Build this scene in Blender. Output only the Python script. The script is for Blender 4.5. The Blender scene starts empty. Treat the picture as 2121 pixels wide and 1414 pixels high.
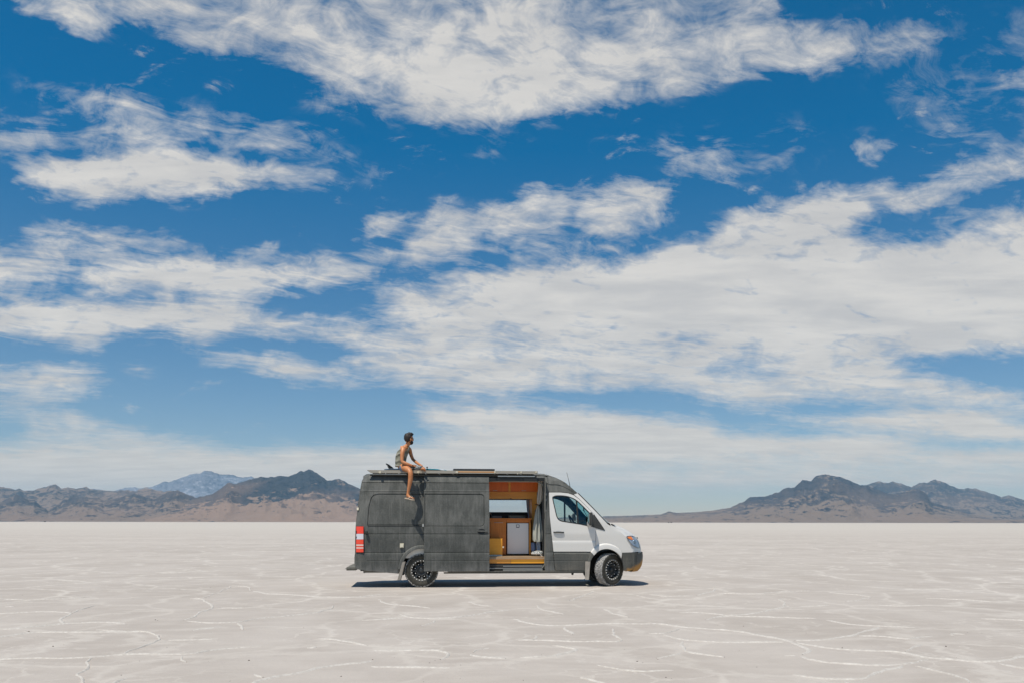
import bpy, bmesh, math, random
import numpy as np
from mathutils import Vector, Matrix, noise as mnoise
from mathutils.geometry import delaunay_2d_cdt

random.seed(7)
SC = bpy.context.scene
COL = SC.collection
PI = math.pi

# ------------------------------------------------------------------ camera
F = 1771.0              # focal length in photograph pixels (2121 wide)
CX, CY = 1060.5, 1080.5 # where the horizon crosses the middle of the frame
CAM_H = 1.475
cam_d = bpy.data.cameras.new('camera')
cam = bpy.data.objects.new('camera', cam_d)
COL.objects.link(cam)
SC.camera = cam
cam.location = (0, 0, CAM_H)
cam.rotation_euler = (Matrix.Rotation(PI/2, 3, 'X') @ Matrix.Rotation(0.0014, 3, 'Z')).to_euler()
cam_d.sensor_width = 36.0
cam_d.lens = 36.0*F/2121.0
cam_d.shift_y = (CY-707.0)/2121.0
cam_d.clip_start = 0.1
cam_d.clip_end = 200000.0

# ------------------------------------------------------------------ sun, exposure
SUN_TRAVEL = Vector((0.25, 0.33, -1.0)).normalized()
sun_d = bpy.data.lights.new('sun', 'SUN')
sun_d.energy = 5.0
sun_d.angle = math.radians(0.5)
sun_d.color = (1.0, 0.925, 0.825)
sun = bpy.data.objects.new('sun', sun_d)
COL.objects.link(sun)
sun.rotation_euler = SUN_TRAVEL.to_track_quat('-Z', 'Y').to_euler()
sun.location = (-8, -8, 30)
SUN_ELEV = math.asin(-SUN_TRAVEL.z)
SUN_AZ = math.atan2(-SUN_TRAVEL.x, -SUN_TRAVEL.y)     # clockwise from +Y
SC.view_settings.view_transform = 'Standard'
SC.view_settings.look = 'None'
SC.view_settings.exposure = 0.0
SC.view_settings.gamma = 1.0
SC.view_settings.use_curve_mapping = False

# ------------------------------------------------------------------ node helpers
class NT:
    def __init__(s, tree):
        s.t = tree; s.n = tree.nodes; s.l = tree.links
    def node(s, typ, **kw):
        nd = s.n.new(typ)
        for k, v in kw.items(): setattr(nd, k, v)
        return nd
    def put(s, inp, v):
        if v is None: return
        if isinstance(v, bpy.types.NodeSocket): s.l.new(v, inp)
        else:
            try: inp.default_value = v
            except Exception: inp.default_value = tuple(v)[:len(inp.default_value)] if len(v) >= len(inp.default_value) else tuple(v)+(1.0,)
    def m(s, op, a, b=None, c=None, clamp=False):
        nd = s.node('ShaderNodeMath', operation=op); nd.use_clamp = clamp
        s.put(nd.inputs[0], a); s.put(nd.inputs[1], b); s.put(nd.inputs[2], c)
        return nd.outputs[0]
    def v(s, op, a, b=None, c=None):
        nd = s.node('ShaderNodeVectorMath', operation=op)
        s.put(nd.inputs[0], a); s.put(nd.inputs[1], b); s.put(nd.inputs[2], c)
        return nd.outputs['Value'] if op in ('DOT_PRODUCT', 'LENGTH', 'DISTANCE') else nd.outputs[0]
    def scale(s, a, k):
        nd = s.node('ShaderNodeVectorMath', operation='SCALE')
        s.put(nd.inputs[0], a); s.put(nd.inputs['Scale'], k); return nd.outputs[0]
    def noise(s, vec, scale, detail=4, rough=0.55, dist=0.0, col=False, lac=2.0):
        nd = s.node('ShaderNodeTexNoise')
        s.put(nd.inputs['Vector'], vec); s.put(nd.inputs['Scale'], scale)
        nd.inputs['Detail'].default_value = detail; nd.inputs['Roughness'].default_value = rough
        nd.inputs['Distortion'].default_value = dist; nd.inputs['Lacunarity'].default_value = lac
        return nd.outputs['Color' if col else 'Fac']
    def ramp(s, fac, lo, hi, a=0.0, b=1.0, smooth=True):
        nd = s.node('ShaderNodeMapRange'); nd.interpolation_type = 'SMOOTHSTEP' if smooth else 'LINEAR'
        s.put(nd.inputs['Value'], fac)
        for i, x in zip(('From Min', 'From Max', 'To Min', 'To Max'), (lo, hi, a, b)): s.put(nd.inputs[i], x)
        return nd.outputs[0]
    def mix(s, fac, a, b, typ='MIX'):
        nd = s.node('ShaderNodeMix', data_type='RGBA', blend_type=typ)
        s.put(nd.inputs[0], fac); s.put(nd.inputs[6], a); s.put(nd.inputs[7], b)
        return nd.outputs[2]
    def comb(s, x, y, z):
        nd = s.node('ShaderNodeCombineXYZ'); s.put(nd.inputs[0], x); s.put(nd.inputs[1], y); s.put(nd.inputs[2], z)
        return nd.outputs[0]
    def sep(s, v):
        nd = s.node('ShaderNodeSeparateXYZ'); s.put(nd.inputs[0], v); return nd.outputs

def C3(r, g, b): return (r, g, b, 1.0)

# ------------------------------------------------------------------ world: daylight sky with high broken cloud
world = bpy.data.worlds.new('World')
SC.world = world
world.use_nodes = True
W = NT(world.node_tree)
W.n.clear()
SKY_STRENGTH = 0.10
bg = W.node('ShaderNodeBackground'); bg.inputs['Strength'].default_value = SKY_STRENGTH
wo = W.node('ShaderNodeOutputWorld'); W.l.new(bg.outputs[0], wo.inputs['Surface'])
sky = W.node('ShaderNodeTexSky', sky_type='NISHITA')
sky.sun_disc = False
sky.sun_elevation = SUN_ELEV
sky.sun_rotation = SUN_AZ
sky.altitude = 1300; sky.air_density = 1.0; sky.dust_density = 0.35; sky.ozone_density = 2.2

# cloud cover laid out over directions: azimuth tangent and elevation tangent of the view to the north
U0, U1, V0, V1 = -320.0, 2440.0, -300.0, 1092.0
NU, NV = 173, 57          # 16 x 24.4 in the same units
def clouds_map():
    step = 4.0
    xs = np.arange(U0, U1+step, step); ys = np.arange(V0, V1+step, step)
    X, Y = np.meshgrid(xs, ys)
    def inside(poly):
        r = np.zeros(X.shape, bool); n = len(poly)
        for i in range(n):
            x1, y1 = poly[i]; x2, y2 = poly[(i+1) % n]
            if y1 == y2: continue
            c = ((y1 > Y) != (y2 > Y)) & (X < (x2-x1)*(Y-y1)/(y2-y1)+x1)
            r ^= c
        return r
    def blur(a, sx, sy):
        for ax, sg in ((1, sx/step), (0, sy/step)):
            k = int(3*sg)+1; t = np.arange(-k, k+1); g = np.exp(-t*t/(2*sg*sg)); g /= g.sum()
            p = np.pad(a, [(k, k) if i == ax else (0, 0) for i in (0, 1)], mode='edge')
            a = sum(w*np.take(p, range(i, i+a.shape[ax]), axis=ax) for i, w in enumerate(g))
        return a
    P = CLOUD_POLYS
    M = np.zeros(X.shape)
    for val, sf, poly in P:
        if val >= 2: M += (val-2)*blur(inside(poly).astype(float), sf*1.3, sf*.75); continue
        m = blur(inside(poly).astype(float), sf*1.3, sf*0.75)
        if val > 0: M = np.maximum(M, 0) + np.maximum(0, val*m*(1.0-0.75*np.clip(M, 0, 1)))
        else: M = M + val*m
    M = np.clip(M, 0, 1.5)/1.5
    ui = np.linspace(U0, U1, NU); vi = np.linspace(V0, V1, NV)
    jx = np.clip(np.round((ui-U0)/step).astype(int), 0, len(xs)-1); jy = np.clip(np.round((vi-V0)/step).astype(int), 0, len(ys)-1)
    return blur(M, 7, 8)[np.ix_(jy, jx)]

CLOUD_POLYS = [
 # high sheet along the top
 (.62, 10, [(40,0),(50,55),(75,20),(100,10),(140,60),(150,80),(200,70),(280,60),(330,60),(380,100),(440,115),(520,125),(600,130),(650,150),(660,180),(760,210),(820,225),(880,255),(960,268),(1040,262),(1110,245),(1200,232),(1260,218),(1330,200),(1420,180),(1480,162),(1560,155),(1680,150),(1740,135),(1780,115),(1850,125),(1900,105),(1950,60),(1900,42),(1850,70),(1780,32),(1720,62),(1640,50),(1600,20),(1560,-30),(1500,-290),(100,-290)]),
 (.55, 22, [(680,90),(740,60),(900,60),(1060,30),(1200,50),(1300,70),(1500,75),(1650,85),(1740,60),(1780,70),(1700,110),(1620,130),(1450,150),(1300,190),(1150,215),(1000,240),(900,225),(800,190),(690,160)]),
 (.25, 14, [(60,0),(80,40),(140,30),(150,60),(240,60),(330,40),(420,70),(560,90),(640,110),(660,60),(600,-20)]),
 (.25, 14, [(580,150),(700,190),(820,240),(880,278),(780,250),(640,225),(570,190)]),
 (-.25, 12, [(380,20),(470,40),(560,70),(480,60),(400,45)]), (-.25, 12, [(280,75),(360,80),(420,110),(330,105)]),
 (-.22, 10, [(540,65),(600,80),(580,95)]), (-.3, 9, [(755,150),(785,155),(770,172)]), (-.25, 9, [(930,155),(960,150),(950,170)]), (-.25, 8, [(985,160),(1010,165),(995,178)]),
 (-.25, 14, [(1250,150),(1350,160),(1380,185),(1280,175)]), (-.2, 10, [(1180,110),(1210,100),(1205,140)]), (-.25, 16, [(1150,-10),(1400,-5),(1560,20),(1480,40),(1300,25)]),
 # wisps upper left
 (.36, 14, [(0,150),(60,170),(150,185),(240,190),(340,225),(420,225),(500,240),(560,260),(640,268),(640,290),(560,305),(450,290),(330,290),(240,300),(170,290),(130,310),(40,325),(0,320),(-300,330),(-300,240),(0,250),(80,240),(150,230),(60,190)]),
 (.38, 9, [(160,188),(240,195),(300,220),(340,232),(270,245),(240,225),(170,205)]),
 (.3, 9, [(0,262),(80,270),(120,285),(60,300),(0,320)]), (.3, 9, [(230,270),(290,262),(280,295),(235,300)]),
 (.35, 9, [(380,262),(420,220),(440,240),(500,262),(420,258)]),
 (.55, 7, [(455,290),(550,278),(640,276),(715,278),(620,290),(600,300),(550,307)]), (.3, 9, [(560,290),(700,300),(740,310),(755,335),(715,335),(690,318),(620,308)]),
 (.4, 10, [(270,275),(330,268),(360,300),(350,325),(280,325)]),
 # long white bank on the left
 (1., 10, [(5,367),(50,345),(130,332),(200,327),(270,312),(350,307),(430,320),(500,328),(580,340),(640,354),(700,364),(690,372),(600,380),(520,386),(440,392),(430,412),(350,410),(230,405),(180,422),(150,400),(100,408),(85,385),(40,376)]),
 (-.25, 8, [(120,395),(300,390),(500,388),(480,400),(300,402)]),
 (.5, 8, [(745,360),(780,347),(815,357),(770,368)]), (.2, 8, [(690,362),(760,358),(750,370),(690,372)]),
 # scraps on the right
 (.5, 7, [(970,320),(1000,302),(1050,305),(1100,292),(1090,305),(1030,318)]),
 (.5, 9, [(1755,282),(1790,272),(1845,300),(1790,335),(1775,348),(1765,310)]),
 (.5, 9, [(1355,305),(1375,290),(1400,330),(1420,350),(1365,345)]), (.42, 8, [(1448,302),(1480,283),(1485,302)]), (.2, 14, [(1420,310),(1560,350),(1510,385),(1430,360),(1360,355)]),
 (.35, 9, [(1572,330),(1630,318),(1640,328),(1600,365)]), (.32, 8, [(1620,292),(1670,268),(1678,285)]), (.12, 20, [(1300,280),(1680,240),(1720,340),(1400,400)]),
 (.3, 7, [(1855,185),(1890,155),(1885,180)]), (.45, 6, [(1958,218),(2000,183),(1985,208)]), (.5, 8, [(2060,187),(2121,145),(2300,100),(2300,130),(2121,165)]), (.12, 14, [(1900,270),(2050,220),(2040,260),(1930,300)]),
 (.13, 26, [(1750,60),(2121,20),(2300,10),(2300,300),(2050,330),(1880,260)]),
 # broken puffs across the middle
 (.85, 8, [(752,485),(770,430),(795,425),(840,440),(850,458),(800,478)]),
 (.8, 9, [(830,520),(850,495),(890,440),(915,415),(960,430),(990,452),(1000,415),(1050,437),(1100,402),(1130,387),(1165,410),(1180,450),(1140,485),(1080,492),(1000,495),(950,520),(890,545),(840,550)]),
 (-.3, 9, [(960,440),(1000,460),(990,480),(950,470)]), (-.3, 9, [(1050,440),(1080,420),(1090,440)]),
 (.9, 9, [(1180,408),(1220,405),(1250,388),(1290,373),(1350,385),(1395,400),(1390,430),(1350,450),(1300,475),(1240,478),(1200,460)]),
 (.25, 16, [(900,480),(1200,480),(1400,470),(1350,510),(1000,560),(850,560)]),
 (.65, 10, [(700,545),(740,515),(810,505),(830,520),(780,560),(720,590),(700,570)]),
 # left cluster
 (.75, 10, [(40,500),(75,475),(150,470),(230,478),(340,478),(400,490),(330,500),(250,522),(140,532),(60,522)]),
 (.85, 10, [(0,525),(50,520),(110,530),(150,560),(90,590),(0,594),(-300,600),(-300,500)]),
 (1., 10, [(165,560),(180,540),(230,545),(300,530),(380,540),(400,522),(450,520),(480,535),(560,560),(620,545),(680,530),(740,575),(700,590),(600,597),(560,607),(490,630),(430,625),(380,595),(340,610),(260,604),(180,600)]),
 (.7, 8, [(510,527),(550,512),(590,520),(570,540),(515,540)]),
 (1., 8, [(-320,620),(0,625),(60,622),(90,630),(200,616),(280,626),(350,618),(430,642),(500,650),(560,655),(620,658),(680,678),(730,680),(850,690),(840,712),(760,706),(700,702),(640,697),(560,690),(500,683),(450,700),(400,718),(350,692),(240,690),(190,727),(160,717),(80,696),(0,690),(-320,680)]),
 (.5, 10, [(390,600),(480,630),(540,650),(420,645)]), (-.25, 8, [(100,655),(240,665),(200,680),(100,672)]),
 (.45, 8, [(640,660),(720,660),(780,675),(830,690),(700,690)]), (.4, 7, [(645,720),(670,700),(690,720)]), (.35, 8, [(560,690),(620,700),(600,715)]), (.45, 7, [(680,630),(715,622),(715,634)]), (-.35, 12, [(540,622),(680,612),(740,625),(640,642)]),
 (.2, 14, [(150,590),(0,600),(0,615),(180,615)]),
 # great sheet on the right
 (1., 12, [(730,590),(800,600),(850,615),(765,640),(800,655),(870,680),(860,695),(750,712),(708,742),(760,768),(800,790),(870,805),(1000,818),(1080,815),(1130,808),(1250,800),(1330,800),(1400,808),(1450,822),(1500,838),(1570,840),(1650,830),(1750,825),(1850,825),(1950,835),(2121,845),(2440,850),(2440,380),(2121,425),(2060,445),(2000,470),(1960,500),(1900,500),(1850,500),(1800,510),(1770,480),(1790,440),(1795,392),(1750,400),(1680,402),(1640,415),(1580,430),(1510,450),(1460,490),(1380,510),(1300,540),(1200,530),(1120,560),(1050,572),(1000,560),(930,575),(900,592),(830,600)]),
 (.5, 8, [(740,570),(790,590),(850,600),(800,612),(745,600)]),
 (.3, 12, [(1640,395),(1690,385),(1720,395),(1700,410)]), (.3, 16, [(1800,500),(1790,440),(1800,400),(1960,420),(2121,380),(2121,430),(1960,505)]),
 (-.35, 8, [(1360,690),(1440,684),(1490,698),(1460,712),(1380,705)]), (-.62, 8, [(1430,765),(1470,750),(1530,744),(1620,757),(1640,765),(1550,768),(1470,780)]),
 (-.3, 7, [(1230,736),(1320,738),(1310,748)]), (-.22, 8, [(1340,752),(1420,745),(1430,758)]), (-.3, 10, [(1570,520),(1620,500),(1700,490),(1680,515),(1600,545)]),
 (-.45, 13, [(1810,440),(1880,430),(1960,460),(1910,495),(1840,485)]), (-.2, 8, [(900,720),(1000,712),(1060,720),(980,730)]), (-.2, 8, [(1260,790),(1340,795),(1420,808),(1350,800)]),
 (-1.0, 7, [(1880,745),(1960,730),(2121,718),(2440,700),(2440,860),(2121,822),(2050,803),(1980,790),(1880,768)]), (-.25, 8, [(1700,735),(1880,735),(1880,760),(1780,755)]),
 (-.2, 9, [(900,690),(1000,700),(1180,720),(1060,728)]), (-.2, 10, [(1580,690),(1700,675),(1720,690)]),
 (1.4, 7, [(400,736),(520,743),(580,744),(620,756),(700,770),(800,795),(760,792),(680,786),(600,785),(560,768),(480,752)]),
 (2.35, 22, [(1050,590),(1250,560),(1400,530),(1500,500),(1700,560),(1900,540),(2440,540),(2440,690),(2121,690),(1800,700),(1500,670),(1200,670),(1000,640)]),
 (2.2, 16, [(1500,470),(1640,425),(1780,410),(1740,470),(1600,520)]),
 (2.2, 12, [(190,565),(420,540),(480,560),(680,560),(560,590),(400,585)]), (2.2, 9, [(0,635),(380,635),(560,670),(700,690),(440,685),(200,675)]),
 (2.2, 10, [(60,360),(270,335),(420,340),(600,365),(430,385),(220,385)]),
 (2.15, 14, [(800,110),(1100,120),(1300,130),(1250,190),(1000,225),(820,180)]),
 # upper right arm
 (.85, 10, [(1790,395),(1820,372),(1880,378),(1960,355),(1980,328),(2040,322),(2121,310),(2440,270),(2440,330),(2121,352),(2050,368),(1990,385),(1930,410),(1920,440),(1850,425)]),
 # low on the left
 (.85, 9, [(-320,750),(0,760),(70,766),(150,758),(220,768),(230,780),(180,800),(210,818),(150,825),(0,820),(-320,815)]),
 (1.0, 6, [(240,755),(290,765),(350,780),(300,778)]), (.35, 6, [(280,790),(315,795),(300,800)]),
 (1.4, 6, [(-320,835),(0,845),(100,850),(225,868),(150,870),(0,860),(-320,850)]), (.9, 7, [(50,886),(200,888),(300,895),(300,905),(60,902)]),
 (.8, 12, [(-320,905),(0,918),(150,910),(370,905),(500,930),(700,925),(860,930),(860,1005),(700,1012),(0,1015),(-320,1015)]),
 (.3, 18, [(-320,960),(860,960),(860,1040),(-320,1040)]),
 # low on the right
 (1.15, 9, [(850,850),(980,843),(1120,845),(1250,855),(1400,870),(1470,876),(1480,893),(1600,906),(1800,908),(1950,925),(2121,935),(2440,940),(2440,960),(2121,958),(1960,948),(1800,946),(1400,948),(1250,953),(1210,968),(1150,985),(900,990),(830,960),(830,930),(900,915),(1040,900),(900,885)]),
 (-.35, 7, [(1000,884),(1150,886),(1110,900),(1000,900)]),
 (1.15, 9, [(1550,865),(1750,866),(1800,850),(1880,847),(2060,860),(2121,880),(2440,880),(2440,910),(2121,908),(2000,902),(1850,887),(1700,882)]),
 (.8, 14, [(1200,970),(1500,957),(1800,957),(2121,970),(2440,970),(2440,1010),(2121,1005),(1500,1010),(1100,1020),(1100,990)]),
 (.12, 6, [(1340,1030),(1365,1028),(1360,1036)]),
]

tc = W.node('ShaderNodeTexCoord')
d = tc.outputs['Generated']
dx, dy, dz = W.sep(d)
yy = W.m('MAXIMUM', dy, 0.02)
tu = W.m('DIVIDE', dx, yy); tv = W.m('DIVIDE', dz, yy)
# cloud-deck coordinates (a level sheet overhead), used for the texture of the cloud
zz = W.m('ADD', W.m('MAXIMUM', dz, 0.0), 0.09)
pvec = W.comb(W.m('DIVIDE', dx, zz), W.m('DIVIDE', dy, zz), 0.0)
tvec = W.comb(tu, tv, 0.0)
warpA = W.noise(W.v('MULTIPLY', tvec, (5.0, 9.0, 1.0)), 1.0, 5, 0.6, 0.3, col=True)
warpB = W.noise(W.v('MULTIPLY', tvec, (22.0, 40.0, 1.0)), 1.0, 5, 0.62, 0.6, col=True)
w1 = W.v('MULTIPLY', W.v('SUBTRACT', warpA, (.5, .5, .5)), (0.055, 0.026, 0))
w2 = W.v('MULTIPLY', W.v('SUBTRACT', warpB, (.5, .5, .5)), (0.050, 0.026, 0))
# less throw low down where the deck is seen edge-on
low = W.ramp(tv, 0.02, 0.35, 0.25, 1.0)
wv = W.v('ADD', tvec, W.scale(W.v('ADD', w1, w2), low))
wx, wy, _ = W.sep(wv)
mu = W.m('DIVIDE', W.m('SUBTRACT', W.m('MULTIPLY_ADD', wx, F, CX), U0), U1-U0)
mv = W.m('MULTIPLY', W.m('DIVIDE', W.m('SUBTRACT', W.m('MULTIPLY_ADD', wy, -F, CY), V0), V1-V0), NV-1.0)
MAP = clouds_map()
cin = W.comb(mu, mu, mu); vin = W.comb(mv, mv, mv)
acc = None
for k in range(0, NV, 3):
    cn = W.node('ShaderNodeRGBCurve')
    mp = cn.mapping; mp.use_clip = False; mp.extend = 'HORIZONTAL'
    for c in range(3):
        row = MAP[k+c] if k+c < NV else MAP[-1]*0
        cu = mp.curves[c]
        keep = [0]
        for i in range(1, NU-1):
            if abs(row[i]-row[i-1]) > 1e-3 or abs(row[i+1]-row[i]) > 1e-3: keep.append(i)
        keep.append(NU-1)
        cu.points[0].location = (0, float(row[0])); cu.points[1].location = (1, float(row[-1]))
        cu.points[0].handle_type = 'VECTOR'; cu.points[1].handle_type = 'VECTOR'
        for i in keep[1:-1]:
            p = cu.points.new(i/(NU-1.0), float(row[i])); p.handle_type = 'VECTOR'
    mp.update()
    W.put(cn.inputs['Color'], cin)
    wt = W.v('SUBTRACT', vin, (float(k), k+1.0, k+2.0))
    wt = W.v('ABSOLUTE', wt)
    wt = W.v('MAXIMUM', W.v('MULTIPLY_ADD', wt, (-1., -1., -1.), (1., 1., 1.)), (0., 0., 0.))
    dt = W.v('DOT_PRODUCT', wt, cn.outputs[0])
    acc = dt if acc is None else W.m('ADD', acc, dt)
acc = W.m('MULTIPLY', acc, 1.5)
# elsewhere round the sky: the same kind of broken sheets
gen = W.ramp(W.noise(W.v('MULTIPLY', pvec, (0.35, 0.8, 1.0)), 1.0, 4, 0.55, 0.4), 0.53, 0.70, 0.0, 0.85)
inx = W.m('MULTIPLY', W.ramp(mu, 0.0, 0.07), W.ramp(mu, 0.93, 1.0, 1.0, 0.0))
inv = W.m('MULTIPLY', W.ramp(mv, 0.0, 7.0), W.ramp(dy, 0.05, 0.25))
inn = W.m('MULTIPLY', inx, inv)
acc = W.m('MULTIPLY', acc, W.ramp(tv, .04, .17, 1.4, 1.0))
cover = W.m('ADD', W.m('MULTIPLY', acc, inn), W.m('MULTIPLY', gen, W.m('SUBTRACT', 1.0, inn)))
veil = W.ramp(W.noise(W.v('MULTIPLY', tvec, (5.5, 13.0, 1)), 1.0, 7, 0.68, 1.4), 0.52, 0.74, 0.0, 0.38)
cover = W.m('MAXIMUM', cover, veil)
# fine structure: fibres and small cells in the deck plane
rot = W.node('ShaderNodeMapping'); rot.inputs['Rotation'].default_value = (0, 0, math.radians(-28)); W.put(rot.inputs['Vector'], pvec)
warpC = W.noise(W.v('MULTIPLY', pvec, (2.2, 2.2, 1)), 1.0, 3, 0.5, col=True)
fib = W.v('ADD', W.v('MULTIPLY', rot.outputs[0], (2.4, 7.5, 1)), W.scale(W.v('SUBTRACT', warpC, (.5, .5, .5)), 3.0))
n1 = W.noise(fib, 1.6, 9, 0.66, 0.5)
n2 = W.noise(W.v('MULTIPLY', tvec, (16., 26., 1)), 1.0, 8, 0.62, 0.8)
n3 = W.noise(W.v('MULTIPLY', pvec, (9., 9., 1)), 1.6, 6, 0.6, 0.4)
nn = W.m('ADD', W.m('ADD', W.m('MULTIPLY', n1, 0.42), W.m('MULTIPLY', n2, 0.40)), W.m('MULTIPLY', n3, 0.18))
hi = W.ramp(tv, 0.02, 0.30, 0.5, 1.0)
nz = W.m('MULTIPLY', W.m('MULTIPLY', W.m('SUBTRACT', nn, 0.49), 4.2), hi)
# noise bites hardest at mid cover
dens = W.m('ADD', cover, nz)
dens = W.ramp(dens, 0.12, 1.12, 0.0, 1.0, smooth=False)
dens = W.m('MULTIPLY', W.m('POWER', W.m('MAXIMUM', dens, 0.0), 1.15), W.ramp(cover, 0.01, 0.22))
dens = W.m('MINIMUM', dens, 0.96)
# blue of the clear sky: the physical sky, a little deeper overhead
deep = W.ramp(dz, 0.0, 0.40, 0.0, 1.0, smooth=False)
tint = W.mix(deep, C3(0.97, 0.86, 0.81), C3(0.0, 0.71, 0.99))
skyc = W.mix(1.0, sky.outputs[0], tint, 'MULTIPLY')
K = 1.0/SKY_STRENGTH
shade = W.ramp(W.noise(W.v('MULTIPLY', pvec, (1.5, 3.0, 1)), 1.5, 6, 0.6, 0.3), 0.3, 0.72, 0.0, 1.0)
cl_hi = W.mix(shade, C3(.575*K, .57*K, .565*K), C3(.745*K, .72*K, .68*K))
cl_lo = W.mix(shade, C3(.68*K, .64*K, .585*K), C3(.78*K, .73*K, .66*K))
ccol = W.mix(W.ramp(dz, 0.03, 0.20), cl_lo, cl_hi)
final = W.mix(dens, skyc, ccol)
W.put(bg.inputs['Color'], final)

# ------------------------------------------------------------------ mesh helpers
def mat(name, base, rough=0.6, metal=0.0, **kw):
    m = bpy.data.materials.new(name); m.use_nodes = True
    b = m.node_tree.nodes['Principled BSDF']
    b.inputs['Base Color'].default_value = tuple(base)+(1,) if len(base) == 3 else base
    b.inputs['Roughness'].default_value = rough
    b.inputs['Metallic'].default_value = metal
    for k, v in kw.items(): b.inputs[k].default_value = v
    return m
def nt_of(m):
    T = NT(m.node_tree); T.b = m.node_tree.nodes['Principled BSDF']; return T

def link(o, parent=None):
    COL.objects.link(o)
    if parent is not None: o.parent = parent
    return o
def mesh_obj(name, verts, faces, material, parent=None, smooth=False, auto=None):
    me = bpy.data.meshes.new(name)
    me.from_pydata([tuple(v) for v in verts], [], faces); me.update()
    if isinstance(material, (list, tuple)):
        for mm in material: me.materials.append(mm)
    elif material: me.materials.append(material)
    if smooth: me.shade_smooth()
    if auto is not None: me.set_sharp_from_angle(angle=math.radians(auto))
    return link(bpy.data.objects.new(name, me), parent)
def bm_obj(name, bm, material, parent=None, smooth=False, auto=None):
    me = bpy.data.meshes.new(name)
    bmesh.ops.recalc_face_normals(bm, faces=bm.faces)
    bm.to_mesh(me); bm.free()
    if isinstance(material, (list, tuple)):
        for mm in material: me.materials.append(mm)
    elif material: me.materials.append(material)
    if smooth: me.shade_smooth()
    if auto is not None: me.set_sharp_from_angle(angle=math.radians(auto))
    return link(bpy.data.objects.new(name, me), parent)
def empty(name, loc=(0, 0, 0), rz=0.0):
    o = bpy.data.objects.new(name, None); o.location = loc; o.rotation_euler = (0, 0, rz)
    o.empty_display_size = 0.2
    return link(o)
def tag(o, label=None, cat=None, group=None, kind=None):
    if label: o['label'] = label
    if cat: o['category'] = cat
    if group: o['group'] = group
    if kind: o['kind'] = kind
    return o

# ------------------------------------------------------------------ salt ground
def ground_point(px, py):
    """photograph pixel (2121 wide) -> where it lies on the level ground"""
    Y = CAM_H*F/max(py-(CY+(px-CX)*0.0014), 0.5)
    return ((px-CX)/F*Y, Y)

m_salt = mat('salt_crust', (.5, .48, .45), 0.75)
T = nt_of(m_salt)
g = T.node('ShaderNodeNewGeometry').outputs['Position']
gx, gy, gz = T.sep(g)
far = T.ramp(gy, 10.0, 90.0)
big = T.noise(T.v('MULTIPLY', g, (.55, .30, 1)), 1.0, 6, 0.6, 0.6)
mid = T.noise(T.v('MULTIPLY', g, (1.1, 2.6, 1)), 1.0, 6, 0.62, 0.4)
fine = T.noise(g, 14.0, 6, 0.65)
gr = T.noise(g, 90.0, 3, 0.6)
s0 = T.mix(T.ramp(big, .32, .68), C3(0.365, 0.327, 0.288), C3(0.424, 0.386, 0.346))
s1 = T.mix(T.ramp(mid, .42, .66, 0, .42), s0, C3(0.467, 0.427, 0.381))
s2 = T.mix(T.ramp(fine, .55, .75, 0, .3), s1, C3(0.323, 0.296, 0.272))
s3 = T.mix(T.ramp(gr, .60, .80, 0, .35), s2, C3(0.493, 0.451, 0.404))
# pale raised seams of the crust polygons, softened by wind
wz = T.noise(T.v('MULTIPLY', g, (.9, .9, 1)), 1.0, 5, .62, col=True)
gw = T.v('ADD', g, T.scale(T.v('SUBTRACT', wz, (.5, .5, .5)), 1.3))
def seam(scale, w, seed):
    vo = T.node('ShaderNodeTexVoronoi', feature='DISTANCE_TO_EDGE'); T.put(vo.inputs['Vector'], T.v('ADD', gw, (seed, seed*.7, 0)))
    vo.inputs['Scale'].default_value = scale; vo.inputs['Randomness'].default_value = 1.0
    return T.ramp(vo.outputs['Distance'], 0.0, w, 1.0, 0.0)
patch = T.ramp(T.noise(T.v('MULTIPLY', g, (.25, .35, 1)), 1.0, 3, .55), .44, .58)
seA = T.m('MULTIPLY', seam(.42, .045, 3.0), T.ramp(gy, 11.0, 19.0, 0.6, 1.0))
seB = T.m('MULTIPLY', seam(.95, .035, 9.0), T.m('MULTIPLY', patch, 0.5))
se = T.m('MAXIMUM', T.m('MULTIPLY', seA, T.m('MULTIPLY_ADD', patch, .35, .6)), seB)
s4 = T.mix(T.m('MULTIPLY', se, .62), s3, C3(0.594, 0.560, 0.503))
# wide wind-scoured streaks further off
st = T.noise(T.v('MULTIPLY', g, (.05, .16, 1)), 1.0, 6, .65, .8)
s5 = T.mix(T.m('MULTIPLY', T.ramp(st, .48, .62), T.ramp(gy, 15., 60., .12, .5)), s4, C3(0.483, 0.443, 0.396))
s5 = T.mix(T.m('MULTIPLY', T.ramp(st, .46, .34), T.ramp(gy, 12., 60., .15, .35)), s5, C3(0.344, 0.310, 0.274))
s6 = T.mix(T.ramp(gy, 30., 220.), s5, C3(0.459, 0.426, 0.379))
T.put(T.b.inputs['Base Color'], s6)
bmp = T.node('ShaderNodeBump'); bmp.inputs['Distance'].default_value = 0.03; bmp.inputs['Strength'].default_value = 0.35
hsum = T.m('ADD', T.m('MULTIPLY', fine, .5), T.m('ADD', T.m('MULTIPLY', se, .25), T.m('MULTIPLY', mid, 1.2)))
T.put(bmp.inputs['Height'], hsum); T.l.new(bmp.outputs[0], T.b.inputs['Normal'])
T.b.inputs['Specular IOR Level'].default_value = 0.25

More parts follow.
